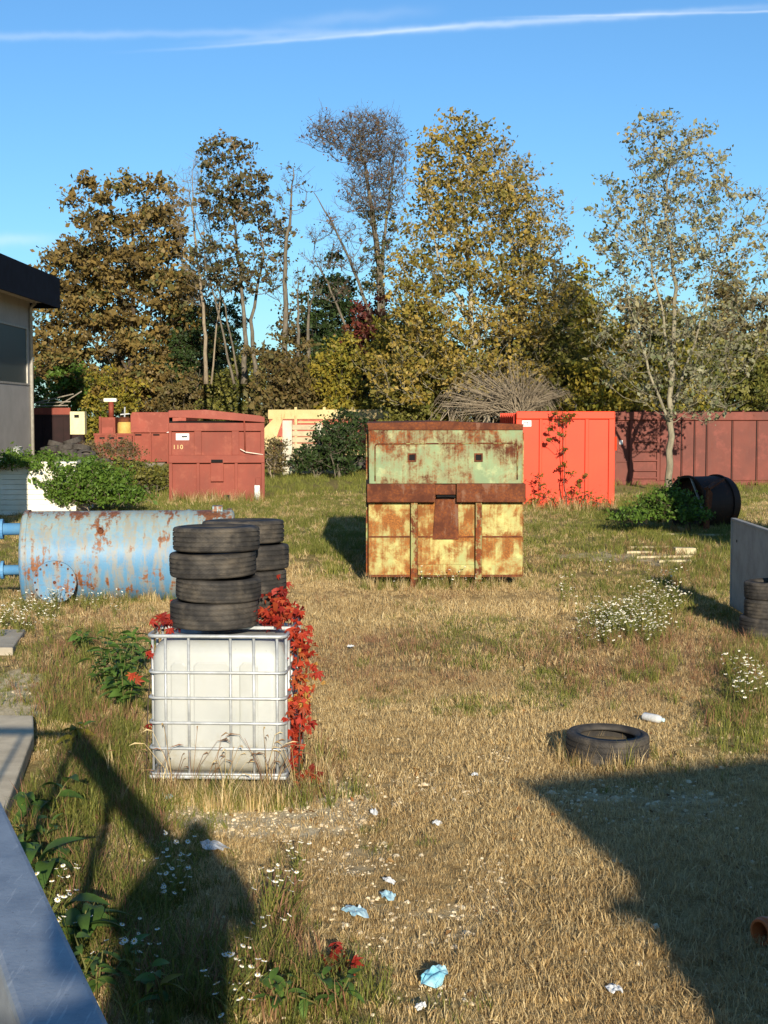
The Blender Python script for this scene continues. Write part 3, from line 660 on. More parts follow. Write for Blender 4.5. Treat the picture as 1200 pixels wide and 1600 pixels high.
def tyre(label, loc, rot=(0, 0, 0), kind=None, group=None, scale=1.0, zs=1.0):
    kind = kind or CAR[0]
    o = empty('tyre', loc); o.rotation_euler = rot; o.scale = (scale, scale, scale * zs); tag(o, label, 'tyre', group)
    link('tread', kind[0], None, o); link('sidewall', kind[1], None, o); link('sidewall', kind[2], None, o)
    return o

# ------------------------------------------------------------------ white tank in a cage
M['plastic'] = NT('white_plastic', .42, spec=.4)
def _pl():
    k = M['plastic']; v = k.map(); n = k.noise(v, 1.6, 6, .65); s = k.noise(k.map(scale=(5, 5, .6)), 2, 5, .7)
    c = k.mix(k.step(n, .35, .7), lin('#a9aaa3'), lin('#9a9c96')); c = k.mix(k.math('MULTIPLY', k.step(s, .5, .8), .3), c, lin('#a5a28c'))
    z = k.xyz()[2]; c = k.mix(k.math('MULTIPLY', k.step(k.math('SUBTRACT', k.math('MULTIPLY', k.noise(v, 12, 5, .7), .5), z), -.12, .15), .6), c, lin('#8a7f62'))
    c = k.mix(k.math('MULTIPLY', k.step(k.noise(v, 30, 3, .6), .7, .74), .5), c, lin('#6b675c'))
    k.col(c); k.b.inputs['Subsurface Weight'].default_value = .15; k.b.inputs['Subsurface Radius'].default_value = (.05, .05, .04); M['plastic'] = k.m
_pl()
IBC_L = at(232, 1240); IBC_R = at(448, 1240); IBW = IBC_R.x - IBC_L.x; IBY = IBC_L.y; IBH = 1.085
def rrect(hx, hy, r, n=6):
    pts = []
    for cx, cy, a0 in ((hx - r, hy - r, 0), (-hx + r, hy - r, 90), (-hx + r, -hy + r, 180), (hx - r, -hy + r, 270)):
        for i in range(n + 1):
            a = R(a0 + 90 * i / n); pts.append((cx + r * math.cos(a), cy + r * math.sin(a)))
    return pts
def ibc(name, label, loc, rz, W, D, H, detail=True):
    o = empty(name, loc, rz); tag(o, label, 'liquid tank')
    hx, hy = W / 2, D / 2
    def ring(z, inset, r): return [(x, y, z) for x, y in rrect(hx - inset, hy - inset, r)]
    zs_ = [(.10, .12, .10), (.115, .07, .12), (.16, .028, .10), (.22, .020, .09), (H - .16, .020, .09), (H - .10, .035, .11), (H - .06, .07, .12), (H - .045, .13, .12)]
    mb = MB(); n = len(ring(0, .1, .1)); vs = []; fs = []
    for z, i, r in zs_: vs += ring(z, i, r)
    for j in range(len(zs_) - 1):
        for q in range(n): fs.append((j * n + q, j * n + (q + 1) % n, (j + 1) * n + (q + 1) % n, (j + 1) * n + q))
    fs += [tuple(range(n - 1, -1, -1)), tuple((len(zs_) - 1) * n + q for q in range(n))]
    mb.add(vs, fs); bt = mb.build('bottle', M['plastic'], o, smooth=True)
    if detail:                               # moulded panels of the bottle
        for x0, x1 in ((-.33, -.21), (-.17, .10), (.15, .29)):
            q = MB().prism([(x0 + .03, .27), (x1 - .03, .27), (x1, .3), (x1, H - .22), (x1 - .03, H - .19), (x0 + .03, H - .19), (x0, H - .22), (x0, .3)], -hy + .014, -hy + .05)
            q.build('moulded_panel', M['plastic'], bt, bevel=.014)
        MB().lathe([(.09, 0), (.09, .04), (.075, .05), (.001, .052)], 24).xform(Matrix.Translation((0.1, .1, H - .045))).build('filler_cap', M['plastic'], bt)
    r = .0105
    hz = [H - .01, H - .265, H - .445, H - .62, H - .80, .105] if detail else [H - .01, H - .3, H - .6, .1]
    for i, z in enumerate(hz):
        MB().tube([(x, y, z) for x, y in rrect(hx - .005, hy - .005, .05, 4)], r if i else r * 1.3, 8, closed=True).build('horizontal_bar', M['galv'], o, smooth=True)
    xs_ = [-.373, -.205, .098, .267, .435] if detail else [-.3, 0, .3]
    for sx in xs_:
        for sy in (-1, 1):
            MB().tube([(sx * W, sy * (hy - .012), .105), (sx * W, sy * (hy - .012), H - .012)], r * .95, 8).build('vertical_bar', M['galv'], o, smooth=True)
    for sy in (-.4, -.25, -.08, .08, .25, .4):
        for sx in (-1, 1):
            MB().tube([(sx * (hx - .012), sy * D, .105), (sx * (hx - .012), sy * D, H - .012)], r * .95, 8).build('vertical_bar', M['galv'], o, smooth=True)
    if detail:
        for sy in (-.2, .25): MB().bar((-hx, sy * D, H + .004), (hx, sy * D, H + .004), .03, .02).build('top_strut', M['galv'], o)
    pl = MB().box(-hx, hx, -hy, hy, .07, .095).build('pallet', M['galv'], o, bevel=.008)
    for sx in (-.42, 0, .42):
        for sy in (-.42, 0, .42): MB().box(sx * W - .06, sx * W + .06, sy * D - .06, sy * D + .06, -.03, .07).build('pallet_foot', M['dark'], pl)
    for sx in (-.42, 0, .42): MB().box(sx * W - .05, sx * W + .05, -hy + .005, hy - .005, -.035, -.015).build('pallet_runner', M['galv'], pl)
    return o
IBD = 1.16; IBRZ = R(-2.6)
ICX = (IBC_L.x + IBC_R.x) / 2 + .5 * IBD * .045; ICY = IBY + IBD / 2
ibc_o = ibc('caged_liquid_tank', 'white plastic tank in a galvanised cage with tyres stacked on top', (ICX, ICY, .03), IBRZ, IBW, IBD, IBH)
IBT = IBH + .03 + .016
q = at(16, 735)
ibc('caged_liquid_tank', 'small white caged tank against the grey hall wall', (q.x, q.y, 0), R(5), 1.1, 1.2, 1.15, False)
# two stacks on the tank
fx, fy = -1.205, IBY + .36
zt = IBT
for i, (dx, dy, ky, tl) in enumerate(((-.012, 0, 2, .4), (.02, .0, 1, 1.6), (-.02, .01, 0, -1.4), (.008, -.01, 0, 1.0))):
    W_ = (.2, .185, .215)[ky]
    tyre(('bottom', 'second from bottom', 'second from top', 'top')[i] + ' tyre of the front stack on the white caged tank', (fx + dx, fy + dy, zt + W_ * .42 + .006), (R(tl), R(-tl * .6), i * 1.3), CAR[ky], 'tyres stacked on the caged tank', 1.0, .84)
    zt += W_ * .84 + .012
fx, fy = -1.065, IBY + .99
zt = IBT
for i, (dx, dy, ky, tl) in enumerate(((-.03, 0, 1, .3), (.015, .0, 0, -.5), (.03, .0, 2, .6), (.0, -.01, 0, 1.4))):
    W_ = (.2, .185, .215)[ky]
    tyre(('bottom', 'second from bottom', 'second from top', 'top')[i] + ' tyre of the rear stack on the white caged tank', (fx + dx, fy + dy, zt + W_ * .42 + .006), (R(tl), R(tl), i * .9), CAR[ky], 'tyres stacked on the caged tank', 1.0, .84)
    zt += W_ * .84 + .012
# tyre lying in the yard, filled with earth
q = at(949, 1186, .0); q2 = at(885, 1190).x, at(1013, 1190).x
sc_ = (q2[1] - q2[0]) / .62
ty = tyre('single tyre lying flat in the dry grass at the shadow edge', (q.x, q.y, .10), (R(2), R(1.5), 0), CAR[2], None, sc_)
MB().lathe([(.001, .045), (.12, .043), (.2, .03), (.285, .0)], 40).build('earth_fill', plain('dry_earth', lin('#8a7550'), lin('#6e5c3e'), .95, 12, .6, bs=50), ty)
# stack at the edge beside the grey board
q = at(1226, 1000)
for i, (dx, ky) in enumerate(((0, 2), (.05, 0), (.04, 1))):
    tyre(('lowest', 'middle', 'topmost')[i] + ' tyre of the stack against the grey board', (q.x + dx - .10, q.y + .35, .115 + i * .222), (R(1 - i), R(1), i), CAR[ky], 'tyres by the grey board', 1.1)
# heap of lorry tyres by the hall
heap = [(78, 702, 66, 6, -8), (89, 695, 67, 8, 14), (103, 699, 66.2, -10, 5), (107, 709, 65.2, 7, 9), (113, 690, 66.8, 12, 14), (127, 701, 66, -9, -12), (135, 711, 65.2, 14, 12), (122, 715, 64.8, -4, 6), (159, 721, 64.5, 3, 4), (160, 730, 64.5, 1, -2), (142, 722, 64.6, 5, 8), (110, 722, 64.5, 4, -5), (88, 714, 65.4, 4, 4)]
words_ = ['tilted outer', 'upper middle', 'upright grey', 'central tilted', 'topmost', 'sloping upper', 'half hidden central', 'small tilted', 'flat upper end', 'flat lower end', 'low middle', 'low ivy-side', 'lowest wall-side']
for i, (px, py, _, a, b) in enumerate(heap):
    Yh = _
    p = atY(px, py, Yh)
    tyre(words_[i] + ' lorry tyre in the heap beside the hall', (p.x, p.y, max(.14, p.z)), (R(a), R(b), i), TRUCK, 'lorry tyres heaped by the hall', .82)

# ------------------------------------------------------------------ grey board, rusty drum, orange pipe
def grey_board():
    a, c2 = atY(1146, 816, 20.2), atY(1212, 840, 17.75)
    o = empty('leaning_board', (a.x, a.y, 0)); tag(o, 'grey board standing on edge behind the tyres at the picture edge', 'board')
    dv = Vector((c2.x - a.x, c2.y - a.y, 0)).normalized(); L = 3.0
    k = NT('grey_board', .75); v = k.map(); n = k.noise(v, 3, 6, .7); k.col(k.mix(k.step(n, .35, .7), lin('#a39e94'), lin('#8d887f'))); k.bump(k.noise(v, 30, 4, .7), .1, .005)
    q0, q1 = Vector((0, 0, .62)), dv * L + Vector((0, 0, .62))
    MB().bar(q0, q1, .04, 1.2).build('sheet', k.m, o, bevel=.008)
    MB().bar(q0 + Vector((0, 0, .605)), q1 + Vector((0, 0, .605)), .07, .03).build('top_edge', k.m, o, bevel=.005)
    MB().bar(q0 + Vector((0, 0, -.6)), q0 + Vector((0, 0, .59)), .06, .06).build('end_post', k.m, o, bevel=.005)
    MB().lathe([(.001, .005), (.018, .004), (.02, 0)], 10).xform(Matrix.Translation(dv * .35 + Vector((-.024, -.0, .95))) @ Matrix.Rotation(R(-90), 4, 'Y')).build('bolt', M['dark'], o)
grey_board()
def shade_container():  # unseen, added and made tall enough to keep the drum in shade
    o = empty('shade_container', (7.75, 21.5, 0)); tag(o, 'unseen tall container, put in to shade the rusty drum', 'container')
    MB().box(0, 2.5, 0, 5, .1, 4.0).build('body', M['hall_wall'], o, bevel=.02); MB().box(-.05, 2.55, -.05, 5.05, 4.0, 4.1).build('roof', M['hall_wall'], o)
    for i in range(7): MB().box(-.04, 0, .2 + i * .75, .3 + i * .75, .1, 3.1).build('rib', M['hall_wall'], o)
shade_container()
M['drum'] = rust_paint('rusty_drum_steel', lin('#2c1a14'), lin('#22130f'), .36, 6.6, 1.6, .3, dirt=.3)
def drum():
    c2 = at(1098, 822); o = empty('rusty_drum', (c2.x + .1, c2.y, 0), R(30)); tag(o, 'rusty open drum lying on its side under creepers in front of the long red container', 'drum')
    r = .64
    MR = Matrix.Translation((0, 0, r - .08)) @ Matrix.Rotation(R(90), 4, 'Y')
    MB().lathe([(r, -.65), (r + .03, -.65), (r + .03, -.6), (r, -.6), (r, .25), (r + .04, .25), (r + .04, .31), (r, .31), (r * .97, .5), (r * .6, .62), (r * .58, .6), (r * .94, .48), (r - .025, .3), (r - .025, -.65)], 48, True).xform(MR).build('shell', M['drum'], o, smooth=False)
    MB().lathe([(r - .03, -.35), (.3, -.3), (.28, -.32), (r - .03, -.4)], 40, True).xform(MR).build('inner_ring', M['drum'], o)
    MB().bar((-.55, -.5, .35), (-.62, -.1, 1.2), .06, .02).build('loose_strap', M['alu'], o)
    MB().tube([(-.65, -.3, .2), (.2, -.2, .5), (.4, .1, .6)], .04, 8).build('axle', M['drum'], o)
    MB().prism([(-.95, -.05), (-.8, -.05), (-.7, .85), (-.85, 1.0)], -.95, -.9).build('rusty_leg', M['skip_brown'], o)
    MB().bar((-.85, -.92, .95), (-.1, -.6, 1.15), .14, .05).build('rusty_arm', M['skip_brown'], o)
drum()
def pipe():
    k = plain('orange_drain_plastic', lin('#b9683a'), lin('#a65a30'), .45, 3, .03)
    c2 = at(1187, 1457, .09); o = empty('drain_pipe', (c2.x, c2.y, .09), R(32)); tag(o, 'short orange plastic drain pipe poking in from the shade', 'pipe')
    RX = Matrix.Rotation(R(90), 4, 'Y')
    MB().lathe([(.052, 0), (.063, 0), (.066, .004), (.066, .07), (.061, .08), (.058, .09), (.058, 1.6), (.052, 1.6)], 32, True).xform(RX).build('barrel', k, o, smooth=False)
    MB().lathe([(.066, .018), (.071, .022), (.071, .045), (.066, .05)], 32).xform(RX).build('socket_bead', k, o, smooth=True)
pipe()

# ------------------------------------------------------------------ things at the back of the yard
def rect_at(Y, x0, x1, y0, y1):
    a, b = atY(x0, y1, Y), atY(x1, y0, Y); return a.x, b.x, max(0, a.z), b.z
def back_things():
    # red skip behind 110, pale lid
    Y = 82; x0, x1, z0, z1 = rect_at(Y, 207, 275, 676, 719)
    o = empty('steel_skip', (x0, Y, 0)); tag(o, 'faded red skip with sloping lid half hidden behind skip 110', 'skip')
    w = 3.0; zl = atY(230, 644, Y).z
    MB().box(0, w, .1, 5, .1, z1).build('body', M['red_a'], o, bevel=.01)
    MB().prism([(-.08, z1), (w, z1), (w, zl), (.02, zl), (-.08, zl - .2)], -.05, 5).build('lid', M['red_b'], o, bevel=.02)
    for i in range(4): MB().box(.02 + i * .95, .1 + i * .95, 0, .1, 0, z1).build('rib', M['red_a'], o)
    for i in range(3): MB().box(.15 + i * 1.0, .5 + i * 1.0, .06, .1, z1 - .16, z1 - .08).build('lid_slot', M['dark'], o)
    MB().box(.2, .48, .09, .098, 1.75, 2.1).build('sticker', M['paper'], o)
    MB().prism([(1.9, z1), (2.6, z1), (2.6, z1 + .35)], -.08, -.052).build('white_flap', M['paper'], o)
    # lower red skip, red machine, yellow hopper, pale box, dark container
    Y = 86; x0, x1, z0, z1 = rect_at(Y, 148, 206, 677, 716)
    o = empty('low_red_skip', (x0, Y, 0)); tag(o, 'low open red skip behind the dry weeds', 'skip'); w = x1 - x0
    MB().box(0, w, 0, 3, .1, z1 - .1).build('body', M['red_a'], o); MB().box(-.05, w + .05, -.05, .05, z1 - .14, z1).build('rim', M['red_a'], o)
    for i in range(4): MB().box(.1 + i * w / 4, .2 + i * w / 4, -.045, 0, .1, z1 - .14).build('rib', M['red_a'], o)
    for i in range(3): MB().box(.3 + i * w / 4, .6 + i * w / 4, -.052, -.046, z1 - .32, z1 - .22).build('slot', M['dark'], o)
    Y = 88; x0, x1, z0, z1 = rect_at(Y, 157, 180, 652, 716)
    o = empty('red_machine', (x0, Y, 0)); tag(o, 'red machine with a chimney-like post beside the yellow hopper', 'machine'); w = x1 - x0
    MB().box(0, w, 0, 1.2, .1, z1).build('body', M['red_a'], o, bevel=.02)
    MB().box(.12, w - .12, -.06, 0, z1 - 1.1, z1 - .6).build('hatch', M['red_b'], o); MB().box(-.05, .08, -.1, 0, 0, z1 + .05).build('corner_post', M['red_a'], o)
    zp = atY(172, 628, Y).z
    MB().tube([(w * .68, .3, z1), (w * .68, .3, zp)], .16, 10).build('post', M['red_a'], o, smooth=True)
    MB().box(w * .68 - .42, w * .68 + .35, .1, .5, zp, zp + .22).build('post_cap', M['white_sheet'], o, bevel=.05)
    x0, x1, z0, z1 = rect_at(Y, 184, 206, 649, 716)
    o = empty('yellow_hopper', ((x0 + x1) / 2, Y, 0)); tag(o, 'yellow hopper with rusty collar in the scrap behind the skips', 'hopper'); r = (x1 - x0) / 2
    ym = plain('hopper_yellow', lin('#c8a75a'), lin('#a88a48'), .7, 2, .1)
    MB().lathe([(r * .9, .2), (r, z1 * .55), (r * .97, z1 - .5), (r * .75, z1 - .25), (r * .3, z1 - .1)], 20).build('vessel', ym, o, smooth=True)
    MB().lathe([(r * .76, z1 - .42), (r * .95, z1 - .38), (r * .9, z1 - .2), (r * .5, z1 - .1)], 16).build('collar', M['skip_brown'], o)
    MB().tube([(0, 0, z1 - .15), (.02, 0, z1 + .5)], .05, 8).build('spout', M['galv'], o); MB().bar((-.25, 0, z1 + .05), (.3, 0, z1 + .1), .06, .06).build('handle', M['galv'], o)
    for a in range(3): MB().tube([(r * .7 * math.cos(a * 2.1), r * .7 * math.sin(a * 2.1), 0), (r * .7 * math.cos(a * 2.1), r * .7 * math.sin(a * 2.1), .5)], .06, 6).build('leg', M['skip_brown'], o)
    Y = 84; x0, x1, z0, z1 = rect_at(Y, 48, 109, 651, 716)
    o = empty('dark_container', (x0 - .5, Y, 0)); tag(o, 'dark open container with scrap planks on top beside the hall', 'container'); w = x1 - x0 + .5
    dk = plain('dark_red_steel', lin('#2c1a18'), lin('#221513'), .85, 2, .2)
    MB().box(0, w, 2.2, 2.3, .1, z1).build('back_wall', dk, o); MB().box(0, .08, 0, 2.2, .1, z1).build('side_wall', dk, o); MB().box(w - .08, w, 0, 2.2, .1, z1).build('side_wall', dk, o)
    MB().box(-.02, w + .02, -.05, 2.3, z1, z1 + .12).build('roof', dk, o)
    MB().box(0.08, w - .08, 0, .06, .1, z1).build('shut_front', dk, o); MB().box(-.05, w + .05, -.1, .05, z1 + .12, z1 + .5).build('top_bar', M['red_a'], o)
    for i in range(5): MB().box(.1 + i * w / 5, .18 + i * w / 5, -.04, 0, .1, z1 - .05).build('rib', dk, o)
    wood = plain('grey_plank', lin('#8f8676'), lin('#5e574c'), .9, 5, .2)
    for i, (a, b, c2, dd) in enumerate(((-.3, .55, 2.6, .62), (.3, .62, 2.9, 1.25), (1.0, .7, 2.7, .8), (.0, .75, 1.8, .7), (2.0, .5, 3.3, 1.35))):
        pk = MB().bar((a, -.2 + i * .15, b), (c2, .3 + i * .1, dd), .3, .06).build('plank', wood); pk.location = (x0 - .5, Y, z1 + .02 + i * .02)
        tag(pk, ('longest', 'sloping', 'middle', 'short lower', 'steep end')[i] + ' grey plank on the dark container', 'plank', 'planks on the dark container')
    Y = 83; x0, x1, z0, z1 = rect_at(Y, 110, 132, 643, 716)
    o = empty('pale_cabinet', (x0, Y, 0)); tag(o, 'pale yellow cabinet standing beside the dark container', 'cabinet'); w = x1 - x0
    cm = plain('cream_paint', lin('#d9d0a0'), lin('#c2b98c'), .6, 2, .05)
    MB().box(0, w, 0, .6, 1.6, z1).build('cabinet_box', cm, o, bevel=.02); MB().box(w * .3, w * .62, -.01, 0, z1 - .35, z1 - .18).build('vent', M['dark'], o)
    MB().box(.1, w - .1, .1, .5, 0, 1.6).build('stand', dk, o)
    st = empty('small_white_block', tuple(at(212, 718))); tag(st, 'small white block at the foot of the faded red skip', 'block')
    MB().prism([(-.3, 0), (.35, 0), (.3, .35), (.05, .5), (-.25, .4)], 0, .4).build('block', M['white_sheet'], st, bevel=.05)
    # cream and red tipper body
    Y = 70; x0, x1, z0, z1 = rect_at(Y, 416, 548, 640, 726)
    o = empty('tipper_body', (x0, Y, 0)); tag(o, 'cream and red tipper body behind the concrete post', 'truck body'); w = x1 - x0 + 3.5
    cr = rust_paint('cream_tipper_paint', lin('#cbb682'), lin('#bda872'), .36, 3.7, 1.0, .4, dirt=.3); rd = rust_paint('tipper_red_paint', lin('#b0563f'), lin('#9c4a3a'), .3, 2.2, 1.0, .4, fade=lin('#c09070'))
    MB().box(.15, w, 0, 2.2, .9, z1 - .1).build('side_board', rd, o); MB().box(.1, w + .05, -.06, .06, z1 - .45, z1).build('top_rail', cr, o, bevel=.02)
    MB().box(.1, w + .05, -.05, .05, z1 - 1.45, z1 - 1.3).build('mid_rail', cr, o)
    MB().box(.1, w + .05, -.05, .05, .8, 1.0).build('bottom_rail', cr, o)
    for i in range(6):
        x = 1.35 + i * 1.35; MB().box(x, x + .12, -.09, .0, .8, z1 + .12).build('stake', cr, o)
    MB().prism([(-.1, .9), (.25, .9), (.95, z1 - .02), (.75, z1 - .02), (-.1, z1 - .9)], -.12, -.02).build('front_brace', cr, o)
    for i in range(5): MB().box(1.5, 2.7, -.03, -.001, z1 - .62 - i * .16, z1 - .56 - i * .16).build('slat', cr, o)
    for x in (1.2, 4.8): MB().lathe([(.12, -.15), (.45, -.15), (.5, -.1), (.5, .1), (.45, .15), (.12, .15)], 20).xform(Matrix.Translation((x, .5, .5)) @ Matrix.Rotation(R(90), 4, 'X')).build('wheel', M['sidewall'], o)
    # concrete post and ribbed concrete slabs
    Y = 66; x0, x1, z0, z1 = rect_at(Y, 441.5, 456, 657, 731)
    o = empty('concrete_fence', (x0, Y, 0)); tag(o, 'pale fence of ribbed concrete slabs with a square post by the dark bush', 'fence')
    pc = plain('pale_concrete', lin('#c9c3ae'), lin('#b3ac97'), .9, 2.5, .2)
    MB().box(0, x1 - x0, 0, .4, 0, z1).build('post', pc, o, bevel=.02)
    zt_ = atY(490, 662, Y).z; wslab = atY(540, 700, Y).x - x1; bg_ = plain('beige_concrete', lin('#bcae8c'), lin('#a3957a'), .9, 2.5, .25)
    for i in range(8):
        a = .05 + i * (zt_ - .05) / 8; MB().box(x1 - x0, x1 - x0 + wslab, .12, .24 + .02 * (i % 2), a, a + (zt_ - .05) / 8 - .05).build('slab', bg_, o, bevel=.03)
    MB().box(x1 - x0 + wslab * .45, x1 - x0 + wslab * .45 + .25, .06, .2, 0, zt_ + .02).build('post', pc, o, bevel=.02)
back_things()

def white_box():
    Y = 39.0; a = atY(-60, 805, Y); b = atY(118, 805, Y); w = b.x - a.x
    o = empty('white_cabin', (a.x, Y, 0)); tag(o, 'low white boarded box overgrown by ivy', 'cabin')
    H = 1.38
    MB().box(0, w, .03, 2.4, 0, H).build('core', M['white_sheet'], o)
    n = 10
    for i in range(n):
        z = .02 + i * (H - .02) / n; MB().prism([(0, z), (w + .02, z), (w + .02, z + (H - .02) / n - .012), (0, z + (H - .02) / n - .012)], 0.0, .03).build('board', M['white_sheet'], o, bevel=.006)
    MB().box(-.05, w + .06, -.06, 2.5, H, H + .05).build('roof', M['white_sheet'], o)
white_box()

# ------------------------------------------------------------------ foliage
def leaves(C, size, r, fold=.25, up=0.0, aspect=.62):
    """folded diamond leaves at centres C; returns verts and quads"""
    C = np.asarray(C, float); n = len(C)
    nrm = r.normal(size=(n, 3)); nrm[:, 2] += up; nrm[:, 1] -= .35; nrm /= np.linalg.norm(nrm, axis=1, keepdims=True)
    t = r.normal(size=(n, 3)); t -= nrm * (t * nrm).sum(1, keepdims=True); t /= np.linalg.norm(t, axis=1, keepdims=True)
    b = np.cross(nrm, t); s = (np.asarray(size) * np.exp(r.normal(-.08, .32, n)))[:, None]
    V = np.stack([C - t * s * .5, C + b * s * aspect * .5 + nrm * s * fold * .3, C + t * s * .55, C - b * s * aspect * .5 + nrm * s * fold * .3], 1).reshape(-1, 3)
    F = np.arange(4 * n).reshape(n, 4)
    return V, F
def leaf_object(name, C, size, tint, mat, parent, r, **kw):
    V, F = leaves(C, size, r, **kw)
    me = bpy.data.meshes.new(name); n = len(F)
    me.vertices.add(len(V)); me.vertices.foreach_set('co', V.astype(np.float32).ravel())
    me.loops.add(4 * n); me.loops.foreach_set('vertex_index', F.ravel().astype(np.int32))
    me.polygons.add(n); me.polygons.foreach_set('loop_start', (np.arange(n) * 4).astype(np.int32))
    a = me.attributes.new('tint', 'FLOAT', 'FACE'); a.data.foreach_set('value', np.clip(tint, 0, 1).astype(np.float32))
    me.update(calc_edges=True); me.validate()
    return link(name, me, mat, parent)

def tree(name, label, cat, trunks, clumps, leafn, lsize, lmat, bark, tr, seed, twigs=6, twig_r=.009, clump_tint=.6, group=None, bare=False, limb=1.0, reach=.8, spread=.55):
    """trunks: list of polylines; clumps: array (x,y,z,r). Limbs grow from the trunk to every clump, twigs and leaves fill the clump."""
    r = np.random.default_rng(seed)
    base = Vector(trunks[0][0]); o = empty(name, tuple(base)); tag(o, label, cat, group)
    tb = MB(); nodes = []; nr = []
    for ti, pl in enumerate(trunks):
        pl = [Vector(p) - base for p in pl]; pts = []
        for i in range(len(pl) - 1):
            for q in range(5): pts.append(pl[i].lerp(pl[i + 1], q / 5))
        pts.append(pl[-1])
        for i, p in enumerate(pts):
            if 0 < i < len(pts) - 1: p += Vector(r.normal(0, .03, 3) * np.array([1, 1, .2]))
        m = len(pts); t0 = tr if ti == 0 else tr * .45
        rad = [t0 * (1.0 - .85 * (i / (m - 1))) * (1.25 if i == 0 else 1) for i in range(m)]
        tb.tube(pts, rad, 8)
        for p, q in list(zip(pts, rad))[m // 5:]: nodes.append(p.copy()); nr.append(q)
    trunk = tb.build('trunk', bark, o, smooth=True)
    br = MB(); tips = []
    cl = [(Vector(c[:3]) - base, c[3]) for c in clumps]
    axis = lambda p: min((p - n).length for n in nodes)
    cl.sort(key=lambda c: axis(c[0]))
    N = np.array([tuple(n) for n in nodes]); NR = list(nr)
    for c, cr in cl:
        dv = N - np.array(c); dist = np.linalg.norm(dv, axis=1); hor = np.linalg.norm(dv[:, :2], axis=1)
        cost = dist + reach * np.maximum(0, dv[:, 2] + .45 * hor) * 1.6
        j = int(cost.argmin()); p0 = Vector(N[j]); Lb = (c - p0).length
        if Lb < .15: tips.append((c, cr)); continue
        r0 = min(NR[j] * .75, (.014 + .016 * Lb) * limb); k_ = max(3, int(Lb / .5)); pts = []
        for i in range(k_ + 1):
            f = i / k_; p = p0.lerp(c, f); p.z -= .12 * Lb * math.sin(math.pi * f) * (1 if c.z > p0.z else -.3)
            if 0 < i < k_: p += Vector(r.normal(0, .035 * min(Lb, 2.5), 3))
            pts.append(p)
        rad = [max(twig_r, r0 * (1 - .8 * i / k_)) for i in range(k_ + 1)]
        br.tube(pts, rad, 5, cap=False)
        N = np.vstack([N, [tuple(p) for p in pts[1:]]]); NR += rad[1:]; tips.append((c, cr))
    LC = []; LT = []
    for c, cr in tips:
        ct = r.random(); ends = []
        for i in range(max(twigs, 5)):
            dv = Vector(r.normal(size=3)); dv.z = abs(dv.z) * .7 + .25; dv.normalize(); e = c + dv * cr * r.uniform(.6, 1.25)
            ends.append((e, ct + r.normal(0, .18)))
            if i >= twigs: continue
            mid = c.lerp(e, .5) + Vector(r.normal(0, .07 * cr, 3))
            br.tube([c - dv * .1, mid, e], [twig_r, twig_r * .8, twig_r * .45], 3, cap=False)
            if bare:
                for q in range(3):
                    e2 = mid.lerp(e, r.uniform(0, .8)); br.tube([e2, e2 + Vector(r.normal(size=3) * np.array([.3, .3, .25])) * cr + Vector((0, 0, .2 * cr))], [twig_r * .6, twig_r * .35], 3, cap=False)
        n = r.poisson(leafn)
        if n:
            wch = r.integers(0, len(ends), n); E = np.array([tuple(e[0]) for e in ends])[wch]; f = r.uniform(.25, 1.08, n)[:, None]
            q = np.array(tuple(c)) * (1 - f) + E * f + r.normal(0, 1, (n, 3)) * (.21 * cr) * np.array([1.15, 1.15, .8])
            LC.append(q); LT.append(np.array([e[1] for e in ends])[wch] * clump_tint + r.random(n) * (1 - clump_tint))
    if br.v: br.build('limbs', bark, trunk, smooth=True)
    if LC: leaf_object('crown', np.concatenate(LC), lsize, np.concatenate(LT), lmat, o, r)
    return o
def blob(seed, n, ells, cr, minsep):
    """clump centres spread through ellipsoids (centre, radii), more of them near the outside"""
    r = np.random.default_rng(seed); out = []; tries = 0; wts = np.array([e[1][0] * e[1][2] for e in ells]); wts = wts / wts.sum()
    while len(out) < n and tries < n * 60:
        tries += 1; c, rad = ells[r.choice(len(ells), p=wts)]
        v = r.normal(size=3); v /= np.linalg.norm(v); p = np.array(c) + v * np.array(rad) * r.random() ** .42
        if p[2] < .3: continue
        if all(np.linalg.norm(p - q[:3]) > minsep for q in out): out.append(np.array([*p, cr * r.uniform(.7, 1.3)]))
    return out
def ell(px, py, rx, ry, Y, ry_depth=None):
    c = atY(px, py, Y); s = FPX / Y; return (tuple(c), (rx / s, (ry_depth if ry_depth else rx / s * .9), ry / s))
L_MAPLE = leafmat('maple_leaf', ['#5a5232', '#74623a', '#847040', '#987e44', '#646a3c', '#a28a50'], .28)
L_BROWNGREEN = leafmat('brown_green_leaf', ['#4a462e', '#645638', '#585c38', '#7a6240', '#6c6e44'], .22)
L_POPLAR_Y = leafmat('golden_poplar_leaf', ['#646430', '#7c7632', '#938338', '#aa9142', '#c2a65a', '#757236'], .32)
L_POPLAR_G = leafmat('grey_poplar_leaf', ['#66704a', '#7d835c', '#949472', '#a6a486', '#b09c58', '#727a52'], .3)
L_OLIVE = leafmat('olive_shrub_leaf', ['#4a5028', '#62672e', '#7a7836', '#8c8640', '#585e2c'], .28)
L_YGREEN = leafmat('yellow_green_shrub_leaf', ['#5a6028', '#7a7a2e', '#988e36', '#ac963a', '#69702e'], .3)
L_DARK = leafmat('dark_green_leaf', ['#28381e', '#364826', '#425528', '#304224'], .22)
L_BROWN = leafmat('dry_shrub_leaf', ['#5a4a2c', '#746038', '#686238', '#826e44', '#5c5c32'], .25)
L_RUSSET = leafmat('russet_leaf', ['#5a2c26', '#74362c', '#6b4a2c', '#8a4432'], .28)
L_IVY = leafmat('ivy_leaf', ['#3f5a1f', '#567427', '#6d8a33', '#4b6823', '#7f9a48'], .3)
